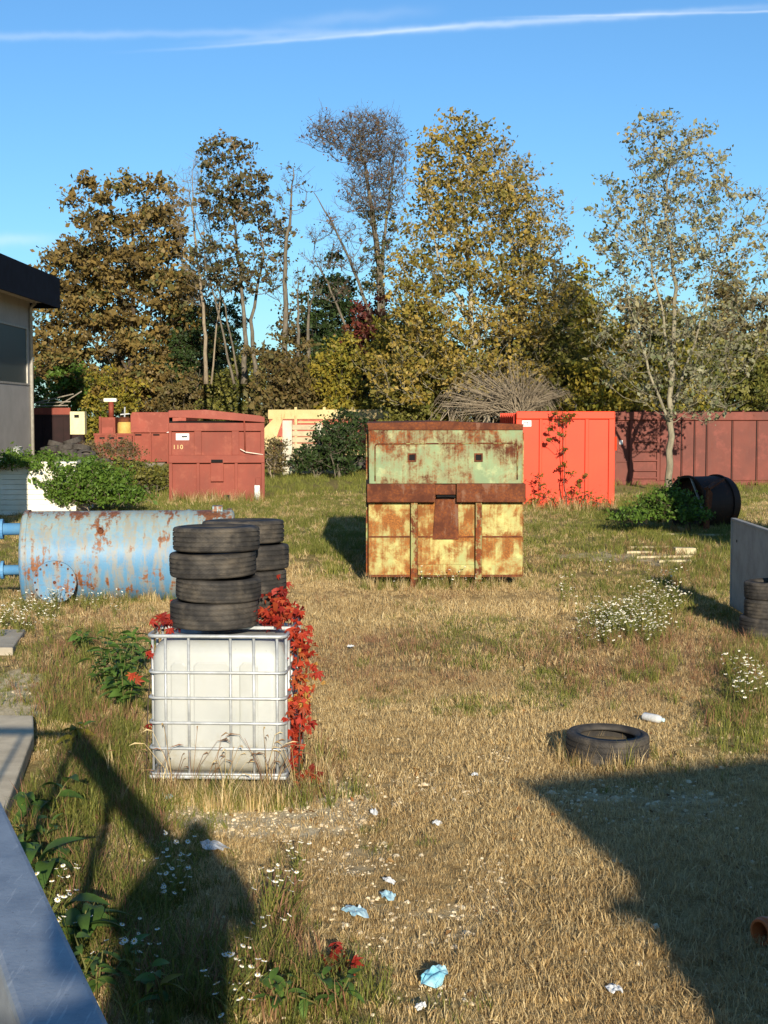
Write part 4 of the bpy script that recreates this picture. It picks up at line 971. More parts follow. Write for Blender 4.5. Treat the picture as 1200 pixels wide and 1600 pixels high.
L_RED = leafmat('red_creeper_leaf', ['#8a2820', '#b03426', '#cc4a30', '#c65c36', '#de8e4c', '#a8382c', '#e2b458'], .35)
L_WEED = leafmat('weed_leaf', ['#45602a', '#587834', '#6a8a40', '#4e6c30'], .3)
B_GREY = barkmat('grey_bark', '#50493e', '#746b5b'); B_PALE = barkmat('pale_bark', '#857d69', '#a89f86', 6); B_DARK = barkmat('dark_bark', '#3d352b', '#5d5244'); B_POP = barkmat('poplar_bark', '#6d6655', '#928a72', 6); B_TWIG = barkmat('dry_twig', '#6f6353', '#94866f')

def T(pts, Y): return [tuple(atY(x, y, Y + dy)) for x, y, dy in pts]
# maple
Y = 96
tree('maple_tree', 'broad maple with bronze autumn leaves beside the hall roof', 'tree',
     [[(atY(205, 700, Y).x, Y, 0), tuple(atY(205, 560, Y)), tuple(atY(210, 440, Y)), tuple(atY(205, 320, Y))], [tuple(atY(205, 600, Y)), tuple(atY(160, 480, Y - .5)), tuple(atY(130, 380, Y))], [tuple(atY(207, 560, Y)), tuple(atY(250, 450, Y + .5)), tuple(atY(275, 380, Y))]],
     blob(21, 240, [ell(205, 340, 82, 58, Y), ell(170, 430, 105, 85, Y), ell(255, 440, 62, 110, Y), ell(150, 540, 100, 80, Y), ell(235, 560, 90, 70, Y), ell(100, 420, 45, 40, Y), ell(90, 560, 50, 70, Y), ell(140, 310, 30, 26, Y), ell(292, 490, 45, 80, Y), ell(105, 480, 60, 90, Y), ell(200, 470, 110, 90, Y), ell(200, 610, 130, 30, Y)], 1.15, .95),
     118, .31, L_MAPLE, B_DARK, .26, 101, 5, .016, .5)
# two leaning trees with brownish clumps
Y = 80
tree('leaning_tree', 'tall thin tree with dark brownish leaf clumps beside the maple', 'tree',
     [T([(381, 600, 0), (383, 520, 0), (372, 400, .5), (352, 240, 0)], Y), T([(366, 600, 0), (345, 500, .3), (322, 420, 0), (318, 330, 0)], Y)],
     blob(22, 62, [ell(358, 252, 42, 36, Y), ell(350, 330, 42, 55, Y), ell(375, 300, 40, 50, Y), ell(345, 420, 40, 45, Y), ell(375, 440, 30, 40, Y), ell(330, 250, 18, 30, Y)], .75, .75), 60, .22, L_BROWNGREEN, B_GREY, .16, 102, 4, .014, .6)
tree('leaning_tree', 'slender tree leaning away behind the brownish one, tufts at its side', 'tree',
     [T([(400, 590, 1), (392, 500, 1), (412, 400, 1), (400, 320, 1)], Y), T([(372, 590, 1), (352, 480, 1), (300, 330, 1), (290, 270, 1)], Y)],
     blob(23, 26, [ell(405, 360, 22, 60, Y + 1), ell(432, 370, 22, 25, Y + 1), ell(425, 425, 22, 30, Y + 1), ell(412, 310, 14, 40, Y + 1)], .6, .65), 52, .21, L_BROWNGREEN, B_GREY, .13, 103, 4, .013, .6)
tree('bare_tree', 'bare whispy tree rising between maple and brownish tree', 'tree',
     [T([(322, 600, 2), (318, 480, 2), (302, 360, 2), (300, 265, 2)], Y), T([(330, 600, 2), (345, 450, 2), (325, 340, 2), (322, 260, 2)], Y)],
     blob(24, 34, [ell(300, 330, 38, 70, Y + 2), ell(320, 420, 34, 60, Y + 2), ell(285, 290, 20, 30, Y + 2)], .95, .8), 0, .1, L_BROWN, B_TWIG, .12, 104, 6, .012, .6, bare=True)
# snags
tree('dead_tree', 'tall dead trunk with bare curling top and few brown leaves', 'tree',
     [T([(444, 580, 0), (446, 480, 0), (447, 380, 0), (455, 330, 0), (458, 262, 0)], Y)],
     blob(25, 16, [ell(455, 300, 26, 40, Y), ell(440, 350, 25, 40, Y), ell(432, 460, 25, 26, Y)], .7, .8), 9, .2, L_BROWNGREEN, B_GREY, .17, 105, 4, .014, .5, bare=True)
tree('dead_tree', 'broken pale snag, straight and short, next to the tall dead trunk', 'tree', [T([(466, 560, .5), (466, 490, .5), (465, 417, .5)], Y)], blob(26, 5, [ell(468, 440, 10, 18, Y)], .4, .4), 8, .16, L_BROWNGREEN, B_GREY, .11, 106, 3, .012)
tree('dead_tree', 'forked pale snag leaning at the edge of the dark thicket', 'tree', [T([(481, 575, .3), (482, 500, .3), (481, 460, .3)], Y), T([(482, 490, .3), (490, 455, .3), (500, 425, .3)], Y)], blob(27, 6, [ell(492, 440, 14, 24, Y)], .5, .4), 3, .16, L_BROWNGREEN, B_GREY, .13, 107, 4, .012, bare=True)
# tall ivy-clad tree with brown twigs
Y = 86
tree('ivy_clad_tree', 'tallest bare tree with a dense fan of brown twigs', 'tree',
     [T([(596, 470, 0), (596, 640, 0)][::-1] + [(588, 380, 0), (575, 290, 0), (560, 210, 0)], Y), T([(594, 470, 0), (600, 380, 0), (612, 280, 0), (618, 220, 0)], Y), T([(600, 560, 0), (560, 440, 0), (520, 350, 0), (490, 300, 0)], Y), T([(590, 600, 0), (545, 520, .5), (510, 440, 0), (490, 400, 0)], Y)],
     blob(28, 150, [ell(570, 225, 62, 44, Y), ell(525, 215, 45, 26, Y), ell(585, 300, 48, 55, Y), ell(610, 250, 26, 50, Y)], .8, .6) + blob(29, 30, [ell(530, 400, 45, 75, Y), ell(615, 400, 24, 70, Y)], .9, .9), 12, .15, leafmat('brown_bud', ['#5d4636', '#6f5440', '#7c5e46'], .2), B_GREY, .27, 108, 7, .016, .5, bare=True)
tree('climbing_ivy', 'dark ivy climbing the trunk of the tallest bare tree', 'ivy', [T([(594, 560, -.3), (590, 400, -.3), (578, 320, -.3)], Y)],
     blob(30, 40, [ell(588, 410, 22, 95, Y - .2, .5), ell(578, 350, 20, 34, Y, .5), ell(606, 350, 12, 50, Y, .5)], .5, .4), 40, .17, leafmat('tree_ivy_leaf', ['#4f4a2c', '#5d5a34', '#45502c', '#6b5a3c'], .2), B_GREY, .08, 109, 2, .01)
# golden poplar
Y = 62
tree('golden_poplar', 'tall poplar with golden yellow leaves and pale trunk', 'tree',
     [[(at(740, 720).x * .86 + .3, Y, 0)] + T([(740, 560, 0), (735, 450, 0), (725, 330, 0), (715, 215, 0)], Y), T([(738, 545, 0), (775, 470, .4), (800, 420, .4), (830, 340, .5)], Y), T([(735, 500, 0), (690, 420, -.4), (668, 330, -.4), (665, 250, 0)], Y)],
     blob(31, 300, [ell(710, 250, 56, 60, Y), ell(715, 330, 82, 75, Y), ell(700, 430, 82, 70, Y), ell(790, 380, 70, 90, Y), ell(680, 520, 72, 62, Y), ell(800, 480, 78, 70, Y), ell(733, 215, 40, 34, Y), ell(655, 480, 45, 100, Y), ell(640, 590, 80, 50, Y), ell(760, 580, 110, 50, Y)], .8, .62),
     66, .175, L_POPLAR_Y, B_PALE, .17, 110, 6, .009, .55)
tree('grey_poplar', 'greyish half-bare poplar merging with the golden one', 'tree',
     [T([(800, 640, 2), (815, 520, 2), (835, 400, 2), (850, 300, 2)], Y), T([(790, 640, 2), (770, 520, 2), (840, 420, 2), (880, 380, 2)], Y)],
     blob(32, 110, [ell(845, 380, 45, 70, Y + 2), ell(850, 470, 50, 70, Y + 2), ell(790, 290, 50, 60, Y + 2), ell(830, 560, 50, 50, Y + 2)], .75, .68), 55, .16, leafmat('grey_gold_leaf', ['#6b6540', '#85794c', '#9c8a56', '#77744e', '#a89a6e'], .3), B_PALE, .14, 111, 7, .010, .5)
# sparse poplar in front of the long container
q5 = at(1046, 768); Y = q5.y
tree('sparse_poplar', 'sparse poplar with grey-green leaves in front of the long red container', 'tree',
     [[(q5.x, q5.y, -.05)] + T([(1047, 660, 0), (1050, 560, 0), (1055, 450, 0), (1040, 330, 0), (1050, 215, 0)], Y), T([(1045, 665, 0), (1008, 560, -.3), (985, 480, -.4), (965, 380, 0)], Y), T([(1048, 640, 0), (1085, 540, .3), (1110, 440, .3), (1130, 330, 0)], Y), T([(1050, 590, 0), (1030, 470, -.5), (1010, 360, -.5), (1000, 260, 0)], Y)],
     blob(33, 200, [ell(1045, 232, 72, 46, Y), ell(1050, 300, 105, 70, Y), ell(1035, 385, 110, 60, Y), ell(1120, 390, 70, 75, Y), ell(1170, 350, 45, 60, Y), ell(965, 340, 45, 70, Y), ell(1180, 440, 40, 60, Y), ell(960, 440, 40, 50, Y)], .5, .6) + blob(34, 105, [ell(1060, 540, 130, 90, Y), ell(1140, 520, 70, 90, Y), ell(960, 540, 50, 70, Y), ell(1070, 620, 80, 50, Y)], .6, .7),
     31, .145, L_POPLAR_G, B_POP, .13, 112, 6, .009, .6)
for (a, b) in ((108, 0),): pass

# shrubs and thicket behind the skips
def shrub(name, label, px, py_top, base_y, wpx, Y, mat, seed, n=40, leafn=60, ls=.15, bark=B_GREY, cat='shrub', group='shrubs of the thicket', cr=.7, bare=False, sep=.5, twigs=5):
    s = FPX / Y; b = atY(px, base_y, Y); base = (b.x, Y, 0); top = atY(px, py_top, Y).z * (1.22 if name == 'shrub' else 1); hw = wpx / 2 / s
    r = np.random.default_rng(seed)
    stems = []
    for i in range(4):
        a = r.uniform(-1, 1); stems.append([(base[0] + a * hw * .2, Y + r.uniform(-.4, .4), 0), (base[0] + a * hw * .4, Y + r.uniform(-.6, .6), top * .45), (base[0] + a * hw * .6, Y, top * .8)])
    return tree(name, label, cat, stems, blob(seed + 500, n, [((base[0], Y, top * .42), (hw, hw * .75, top * .42)), ((base[0] + hw * .2, Y, top * .68), (hw * .72, hw * .6, top * .32)), ((base[0] - hw * .25, Y - .2, top * .55), (hw * .7, hw * .6, top * .36))], cr, sep), leafn, ls, mat, bark, .07, seed, twigs, .010, .55, group, bare)
SH = [
 ('olive shrub under the maple nearest the hall', 95, 585, 170, 93, L_IVY, 46), ('yellowish shrub under the maple by the red machine', 165, 600, 120, 92, L_YGREEN, 36), ('bronze undergrowth below the maple trunk', 240, 575, 130, 94, L_MAPLE, 36),
 ('dark evergreen shrub between maple and leaning trees', 300, 520, 100, 95, L_DARK, 46), ('dark tall evergreen behind the leaning trees', 350, 500, 90, 98, L_DARK, 50), ('dry brown shrub above the red lid', 290, 600, 100, 91, L_BROWN, 30),
 ('olive shrub below the leaning trees', 375, 585, 130, 90, L_OLIVE, 50), ('brownish bramble below the tall dead trunk', 440, 560, 120, 76, L_BROWN, 46), ('green bush above the cream tipper', 470, 600, 110, 79, L_OLIVE, 36),
 ('dark conifer-like evergreen between snags and ivy tree', 515, 455, 90, 88, L_DARK, 70), ('dark evergreen at the foot of the ivy-clad tree', 560, 480, 100, 90, L_DARK, 60), ('russet shrub in the gap below the ivy-clad tree', 575, 505, 90, 80, L_RUSSET, 40),
 ('yellow-green maple sapling behind the tipper', 530, 560, 100, 77, L_YGREEN, 56), ('golden green shrub just behind the green skip', 630, 520, 110, 74, L_YGREEN, 80), ('low leafy shrub above the green skip', 640, 590, 90, 63, L_OLIVE, 46),
 ('olive shrub beneath the golden poplar', 690, 560, 120, 67, L_YGREEN, 56), ('brown-green shrub behind the brush heap', 790, 530, 120, 70, L_BROWN, 60), ('green shrub above the orange container', 860, 540, 120, 64, L_OLIVE, 60),
 ('yellow-green bush between both poplars', 905, 480, 110, 68, L_YGREEN, 70), ('olive shrub over the end of the orange container', 940, 560, 120, 62, L_YGREEN, 56), ('brown shrub behind the sparse poplar', 1000, 500, 120, 72, L_BROWN, 60),
 ('dark olive shrub right behind the sparse poplar trunk', 1060, 520, 130, 70, L_OLIVE, 60), ('tall brown shrub near the picture edge', 1130, 480, 130, 74, L_BROWN, 66), ('olive shrub low above the long container', 1150, 570, 140, 64, L_OLIVE, 56), ('edge shrub with brownish leaves behind the long container', 1215, 500, 130, 72, L_BROWN, 60),
 ('brown hazel behind the long-dead snags', 470, 500, 120, 92, L_BROWN, 60), ('olive hazel filling the gap beside the tallest bare tree', 640, 490, 120, 90, L_OLIVE, 60), ('brown-leaved shrub between the golden and the sparse poplar', 880, 470, 110, 78, L_BROWN, 60), ('dull hazel behind the maple and the leaning trees', 300, 470, 120, 104, L_BROWN, 60), ('yellowing shrub low above the long container', 1040, 590, 130, 62, L_YGREEN, 46)]
for i, (lb, px, pt, w, Yv, m, n) in enumerate(SH):
    shrub('shrub', lb, px, pt, 700, w, Yv, m, 200 + i, int(n * 1.5), 95, .19 if Yv < 72 else .21, sep=.42)
shrub('ivy_bush', 'dark green bush beside the pale concrete fence', 532, 648, 745, 92, 62.5, L_DARK, 301, 60, 80, .13, cat='bush', group=None, cr=.5, sep=.3)
shrub('ivy_bush', 'low dark green bush spreading before the concrete fence', 490, 705, 748, 80, 63, L_DARK, 302, 40, 70, .13, cat='bush', group=None, cr=.4, sep=.25)
shrub('dry_weed_clump', 'brown dry weeds in front of the low red skip', 172, 690, 716, 100, 78, L_BROWN, 303, 40, 40, .12, cat='weeds', group=None, cr=.45, sep=.3, bare=True, bark=B_TWIG)
shrub('dry_weed_clump', 'dry weeds between skip 110 and the concrete post', 428, 690, 730, 40, 62, L_BROWN, 304, 22, 40, .12, cat='weeds', group=None, cr=.4, sep=.25, bare=True, bark=B_TWIG)
shrub('green_weed_clump', 'green weeds on the slope before the lorry tyres', 190, 728, 760, 90, 56, L_OLIVE, 305, 40, 60, .13, cat='weeds', group=None, cr=.4, sep=.25)
shrub('green_weed_clump', 'green weeds at the side of skip 110', 240, 735, 775, 60, 50, L_OLIVE, 306, 30, 60, .12, cat='weeds', group=None, cr=.35, sep=.22)
# far wood closing the gaps
r = np.random.default_rng(77); n = 26000
fx_ = r.uniform(-50, 50, n); top_ = 5.2 + 2.2 * VN.fbm(fx_, fx_ * 0, .16) + 1.6 * VN2(fx_, fx_ * 0 + 3, .5); fz = top_ * r.random(n) ** .75
wood_o = leaf_object('far_wood', np.stack([fx_, r.uniform(112, 122, n), fz * 1.15], 1), .45, r.random(n), leafmat('far_wood_leaf', ['#2c331c', '#3c4224', '#4f4b2a', '#5a5230', '#3a3f24'], .2), None, r)
tag(wood_o, 'dull green wood beyond the thicket', 'wood', kind='stuff')
# ivy over the white box
def ivy_mound():
    Yv = 39
    cl = blob(40, 230, [ell(120, 762, 48, 34, Yv - .1, .5), ell(130, 760, 78, 32, Yv + .6, 1.2), ell(80, 732, 70, 10, Yv + .8, 1.3), ell(15, 726, 60, 9, Yv - .05, .4), ell(30, 724, 60, 8, Yv + .6, 1.0), ell(160, 780, 60, 26, Yv, .9), ell(200, 788, 40, 16, Yv + .2, .7)], .3, .2)
    s = atY(110, 800, Yv + .4)
    tree('ivy_mound', 'bright green ivy tumbling over the white boarded box', 'ivy', [[(s.x, Yv + .4, 0), (s.x - .2, Yv + .4, .7), (s.x - .4, Yv + .3, 1.4)], [(s.x + .6, Yv, 0), (s.x + .5, Yv, .5), (s.x + .3, Yv, .9)]], cl, 85, .085, L_IVY, B_TWIG, .03, 401, 2, .006, .5)
ivy_mound()
# brush heap
def brush():
    Yv = 57.0; b = atY(765, 650, Yv); o = empty('brush_heap', (b.x, Yv, 0)); tag(o, 'heap of grey cut branches between green skip and orange container', 'brush heap')
    r = np.random.default_rng(50); mb = MB(); z1 = atY(765, 572, Yv).z; zb = b.z
    root = Vector((1.2, 0, zb - .15))
    for i in range(330):
        a = R(r.uniform(38, 174)); Ln = r.uniform(1.3, 3.3) * (1 if a > 1.5 else .55 + .3 * a / 1.5); yo = r.uniform(-.9, .9)
        e = root + Vector((math.cos(a) * Ln * 1.05, yo, math.sin(a) * Ln * .72))
        m1 = root.lerp(e, .45) + Vector((r.normal(0, .1), yo * .3, .25 + r.normal(0, .06))); 
        st = root + Vector((r.normal(0, .25), yo * .4, r.uniform(-.3, .2)))
        droop = Vector((math.cos(a) * .25, 0, -.35 * abs(math.cos(a))))
        mb.tube([st, m1, e, e + droop * r.uniform(.5, 2)], [.028 * r.uniform(.4, 1.2), .018, .010, .005], 4, cap=False)
        for q in range(3):
            s0 = m1.lerp(e, r.random()); mb.tube([s0, s0 + Vector(r.normal(0, .3, 3))], [.008, .004], 3, cap=False)
    mb.build('branches', B_TWIG, o, smooth=True)
    for i in range(26):
        x = -2.6 + i * .2; MB().tube([(x, r.uniform(-.7, .7), 0), (x + r.normal(0, .3), r.uniform(-.5, .5), 1.4), (x + r.normal(0, .3) + .4, r.uniform(-.5, .5), zb + r.uniform(0, .6))], [.05, .035, .015], 5).build('branch', B_TWIG, o, smooth=True)
brush()
# creeper hanging on the orange container
def creeper_orange():
    q = at(878, 796); Yv = q.y - .08; r = np.random.default_rng(60)
    cl = []
    for px, py, cr in [(878, 650, .22), (872, 662, .2), (885, 660, .2), (878, 680, .14), (880, 705, .12), (882, 730, .14), (892, 742, .15), (858, 688, .08), (862, 672, .12), (905, 760, .2), (915, 772, .25), (890, 780, .3), (930, 785, .3), (850, 775, .28), (842, 760, .22), (838, 745, .14), (865, 785, .3), (950, 788, .3), (905, 786, .3), (830, 786, .28), (895, 650, .18), (866, 648, .16), (912, 745, .1)]:
        p = atY(px, py, Yv - r.uniform(0, .12)); cl.append(np.array([p.x, p.y - (.25 if py > 740 else 0), max(.1, p.z), cr * 1.15]))
    tree('hanging_creeper', 'thin creeper with rusty green leaves climbing the orange container', 'creeper', [[(q.x + .1, Yv - .1, 0), (q.x + .04, Yv, 1.0), (q.x, Yv, 2.6)]], cl, 26, .085, leafmat('creeper_leaf', ['#4f5a20', '#6d6a26', '#8a5a24', '#7a7a30', '#5a4a20'], .3), B_DARK, .025, 402, 4, .007, .5)
creeper_orange()
def bush_drum():
    cl = blob(62, 80, [ell(1080, 815, 40, 14, 32.6, .4), ell(1040, 790, 32, 24, 33.3, .7), ell(1065, 800, 26, 20, 33.0, .5), ell(1010, 800, 20, 14, 33.4, .5), ell(1000, 815, 50, 12, 32.8, .5)], .26, .17)
    s = at(1040, 818)
    tree('bramble', 'green bramble growing over the rusty drum', 'bramble', [[(s.x, 33.3, 0), (s.x, 33.3, .4), (s.x + .1, 33.3, .8)]], cl, 55, .075, L_IVY, B_DARK, .02, 403, 3, .006)
bush_drum()

# ------------------------------------------------------------------ grass, weeds, flowers (scattered)
def proto_col(name): return bpy.data.collections.new(name)
def blade_tuft(seed, n, rad, h0, h1, w, lean, flop=.5):
    r = np.random.default_rng(seed); V = []; F = []; T_ = []
    for i in range(n):
        a, q = r.uniform(0, 6.283), rad * math.sqrt(r.random()); x, y = q * math.cos(a), q * math.sin(a)
        h = r.uniform(h0, h1); th = r.uniform(0, 6.283); ln = r.uniform(.2, 1) * lean * h; dx, dy = math.cos(th) * ln, math.sin(th) * ln
        px_, py_ = -math.sin(th + r.normal(0, .5)) * w / 2 * r.uniform(.7, 1.3), math.cos(th) * w / 2
        o = len(V); k1 = r.uniform(.4, .6)
        V += [(x - px_, y - py_, -.01), (x + px_, y + py_, -.01), (x + dx * .3 + px_ * .8, y + dy * .3 + py_ * .8, h * k1), (x + dx * .3 - px_ * .8, y + dy * .3 - py_ * .8, h * k1), (x + dx, y + dy, h * (1 - flop * (ln / h) ** 2 * .5))]
        F += [(o, o + 1, o + 2, o + 3), (o + 3, o + 2, o + 4)]; t = r.random(); T_ += [t, t]
    return V, F, T_
def mesh_from(name, V, F, T_, mat):
    me = bpy.data.meshes.new(name); me.from_pydata(V, [], F); a = me.attributes.new('tint', 'FLOAT', 'FACE'); a.data.foreach_set('value', T_); me.materials.append(mat); me.update(); return me
def scatter(name, label, cat, protos, P, rotz, tilt, scale, tint, mat):
    col = proto_col(name + '_kinds')
    for i, m in enumerate(protos):
        po = bpy.data.objects.new(f'{name}_kind_{i:02d}', m); col.objects.link(po)
    n = len(P); me = bpy.data.meshes.new(name); me.vertices.add(n); me.vertices.foreach_set('co', np.asarray(P, np.float32).ravel())
    r = np.random.default_rng(n)
    rot = np.stack([r.normal(0, tilt, n), r.normal(0, tilt, n), rotz], 1).astype(np.float32)
    me.attributes.new('rot', 'FLOAT_VECTOR', 'POINT').data.foreach_set('vector', rot.ravel())
    me.attributes.new('scl', 'FLOAT', 'POINT').data.foreach_set('value', np.asarray(scale, np.float32))
    me.attributes.new('patch', 'FLOAT', 'POINT').data.foreach_set('value', np.asarray(tint, np.float32))
    me.attributes.new('which', 'INT', 'POINT').data.foreach_set('value', r.integers(0, len(protos), n).astype(np.int32))
    me.update()
    o = link(name, me, mat); tag(o, label, cat, kind='stuff')
    g = bpy.data.node_groups.new(name + '_scatter', 'GeometryNodeTree')
    g.interface.new_socket('Geometry', in_out='INPUT', socket_type='NodeSocketGeometry'); g.interface.new_socket('Geometry', in_out='OUTPUT', socket_type='NodeSocketGeometry')
    N_, L_ = g.nodes, g.links
    gi, go = N_.new('NodeGroupInput'), N_.new('NodeGroupOutput'); ip = N_.new('GeometryNodeInstanceOnPoints'); ci = N_.new('GeometryNodeCollectionInfo')
    ci.inputs[0].default_value = col; ci.inputs['Separate Children'].default_value = True; ci.inputs['Reset Children'].default_value = True
    def na(nm, dt):
        q = N_.new('GeometryNodeInputNamedAttribute'); q.data_type = dt; q.inputs[0].default_value = nm; return q.outputs[0]
    e2r = N_.new('FunctionNodeEulerToRotation'); L_.new(na('rot', 'FLOAT_VECTOR'), e2r.inputs[0])
    L_.new(gi.outputs[0], ip.inputs['Points']); L_.new(ci.outputs[0], ip.inputs['Instance']); ip.inputs['Pick Instance'].default_value = True
    L_.new(na('which', 'INT'), ip.inputs['Instance Index']); L_.new(e2r.outputs[0], ip.inputs['Rotation']); L_.new(na('scl', 'FLOAT'), ip.inputs['Scale']); L_.new(ip.outputs[0], go.inputs[0])
    md = o.modifiers.new('scatter', 'NODES'); md.node_group = g
    return o
def grassmat(name, cols, pcol, trans=.3):
    k = NT(name, .6, spec=.2)
    c = k.ramp(k.attr('tint'), [(i / (len(cols) - 1), lin(x)) for i, x in enumerate(cols)])
    c = k.mix(k.math('MULTIPLY', k.attr('patch', True), .8, clamp=True), c, k.mix(.5, c, lin(pcol)))
    k.col(c); tr = k.n.new('ShaderNodeBsdfTranslucent'); k.set(tr.inputs[0], c); mx = k.n.new('ShaderNodeMixShader'); mx.inputs[0].default_value = trans
    k.l.new(k.b.outputs[0], mx.inputs[1]); k.l.new(tr.outputs[0], mx.inputs[2]); k.l.new(mx.outputs[0], k.n['Material Output'].inputs[0]); return k.m
G_DRY = grassmat('dry_grass_blade', ['#c6a96e', '#d8bc84', '#e8d4a2', '#9c8054', '#ceae74'], '#8e7048')
G_GRN = grassmat('green_grass_blade', ['#5a6428', '#757a34', '#8f8c42', '#666e2e', '#a89c58'], '#4c5826')
G_BRN = grassmat('brown_stalk', ['#8a6a48', '#a07e56', '#76543c', '#b49468', '#8a5c46'], '#9a7058')
# obstacles the grass keeps out of
BLOCK = []
def block(x0, x1, y0, y1): BLOCK.append((x0, x1, y0, y1))
block(ICX - .46, ICX + .46, ICY - .56, ICY + .56); qq = at(575, 916), at(817, 916); block(qq[0].x + .05, qq[1].x - .05, qq[0].y + .15, qq[0].y + 6.2)
qq = at(265, 785), at(413, 785); block(qq[0].x, qq[1].x, qq[0].y + .1, qq[0].y + 5.4); qq = at(806, 795), at(960, 795); block(qq[0].x, qq[1].x, qq[0].y + .1, qq[0].y + 6)
tp = ty.location; block(tp.x - .26, tp.x + .26, tp.y - .26, tp.y + .26)
block(-9, -2.55, 7.2, 11.0); block(-9, -3.0, 11.0, 13.3); block(-9, -4.3, 16.3, 17.6)
ta = at(34, 945); block(ta.x, ta.x + 2.8, ta.y + .1, ta.y + 1.1)
def points(n_per_m2, y0, y1, seed, weight, margin=1.6):
    r = np.random.default_rng(seed); ymax = y1; xm = lambda y: .27 * y + margin
    A = 2 * xm(y1) * (y1 - y0); n = int(A * n_per_m2); x = r.uniform(-xm(y1), xm(y1), n); y = r.uniform(y0, y1, n)
    ok = np.abs(x) < xm(y); x, y = x[ok], y[ok]
    ok = r.random(len(x)) < weight(x, y)
    for a, b, c2, d2 in BLOCK: ok &= ~((x > a) & (x < b) & (y > c2) & (y < d2))
    x, y = x[ok], y[ok]
    return np.stack([x, y, gz(x, y)], 1)
def wd(x, y): return np.clip(1.05 - .75 * greenness(x, y) - .55 * brownness(x, y) - .75 * gravelness(x, y), .06, 1)
def wg(x, y): return np.clip(greenness(x, y) * 1.1 - .04, 0, 1)
def wb(x, y): return brownness(x, y)
def do(name, label, cat, mat, spec, tuft, seed, patchscale=.7, hsc=(.7, 1.3)):
    protos = [mesh_from(f'{name}_tuft', *blade_tuft(seed + i, *tuft), mat) for i in range(6)]
    P = np.concatenate([points(dn, y0, y1, seed + 50 + j, w) for j, (dn, y0, y1, w, s) in enumerate(spec)])
    r = np.random.default_rng(seed + 99); n = len(P)
    base = np.ones(n)
    for dn, y0, y1, w, s in spec: base[(P[:, 1] >= y0) & (P[:, 1] < y1)] = s
    pn = VN2.fbm(P[:, 0], P[:, 1], patchscale)
    return scatter(name, label, cat, protos, P, r.uniform(0, 6.283, n), .22, base * r.uniform(*hsc, n) * (.45 + 1.1 * pn), np.clip((VN.fbm(P[:, 0], P[:, 1], .9) - .3) * 2, 0, 1), mat)
do('dry_grass', 'short dry straw-coloured grass covering the yard', 'grass', G_DRY, [(330, 5.5, 10, wd, .85), (210, 10, 15, wd, 1.0), (80, 15, 24, wd, 1.3), (20, 24, 50, wd, 1.8)], (30, .075, .012, .062, .0036, 1.7), 1000)
do('green_grass', 'green grass growing in patches among the straw', 'grass', G_GRN, [(170, 5.5, 10, wg, .9), (110, 10, 15, wg, 1.0), (50, 15, 24, wg, 1.2), (24, 24, 48, wg, 1.7), (5, 48, 76, wg, 2.6)], (26, .075, .02, .095, .0045, 1.1), 1100)
do('brown_stalks', 'dry reddish brown stalks standing in the grass', 'grass', G_BRN, [(110, 5.5, 12, wb, 1.0), (60, 12, 20, wb, 1.2), (16, 20, 30, wb, 1.5)], (14, .08, .04, .16, .0034, .8), 1200)
# tall bleached tussocks round the foot of the tank and the skips
def ring_pts():
    r = np.random.default_rng(5); out = []
    for _ in range(170): out.append((ICX + r.normal(.05, .42), IBY - r.uniform(.03, .4)))
    for _ in range(70): out.append((ICX + r.choice([-1, 1]) * (.5 + abs(r.normal(0, .12))), ICY + r.uniform(-.6, .5)))
    a = at(575, 916); b = at(817, 916)
    for _ in range(150): out.append((r.uniform(a.x - .1, b.x + .1), a.y - r.uniform(-.1, .5)))
    a = at(40, 950); b = at(330, 935)
    for _ in range(240): t = r.random(); out.append((a.x + (b.x - a.x) * t, a.y + (b.y - a.y) * t + r.uniform(-.3, .25)))
    for _ in range(30): a_ = r.uniform(0, 6.28); out.append((tp.x + .36 * math.cos(a_), tp.y + .36 * math.sin(a_)))
    for x0_, x1_, yb in ((265, 413, 786), (806, 960, 797)):
        a = at(x0_, yb); b = at(x1_, yb)
        for _ in range(90): out.append((r.uniform(a.x, b.x), a.y - r.uniform(-.05, .7)))
    o = np.array(out); return np.stack([o[:, 0], o[:, 1], gz(o[:, 0], o[:, 1])], 1)
P = ring_pts(); r = np.random.default_rng(6); n = len(P)
pr = [mesh_from('tall_tuft', *blade_tuft(1300 + i, 18, .05, .08, .26, .0045, .75), G_DRY if i % 2 else G_GRN) for i in range(6)]
scatter('tall_grass', 'taller mixed grass at the foot of the tank, skips and blue cylinder', 'grass', pr, P, r.uniform(0, 6.28, n), .12, r.uniform(.5, 1.15, n) * np.where(P[:, 1] > 30, 2.0, 1), r.random(n), G_DRY)
rr2 = np.random.default_rng(61); pts_ = []
for px, py, rx, ry, nn in ((170, 1190, 60, 60, 220), (110, 1240, 60, 60, 190), (60, 1320, 40, 60, 120), (150, 1440, 60, 60, 150), (120, 1120, 60, 50, 120), (210, 1270, 50, 40, 80), (110, 1380, 60, 70, 130), (200, 1480, 100, 80, 170), (330, 1540, 90, 50, 130), (480, 1560, 70, 40, 70), (440, 1450, 30, 60, 40), (90, 1060, 50, 40, 60), (130, 1000, 60, 30, 50), (1150, 1120, 50, 50, 110), (1165, 1040, 45, 40, 120), (1115, 890, 45, 35, 150), (1060, 920, 50, 30, 80), (1010, 980, 60, 40, 90), (1000, 1050, 90, 30, 60), (1050, 850, 60, 20, 60)):
    for _ in range(nn):
        q = at(px + rr2.normal(0, rx * .6), py + rr2.normal(0, ry * .6)); pts_.append((q.x, q.y))
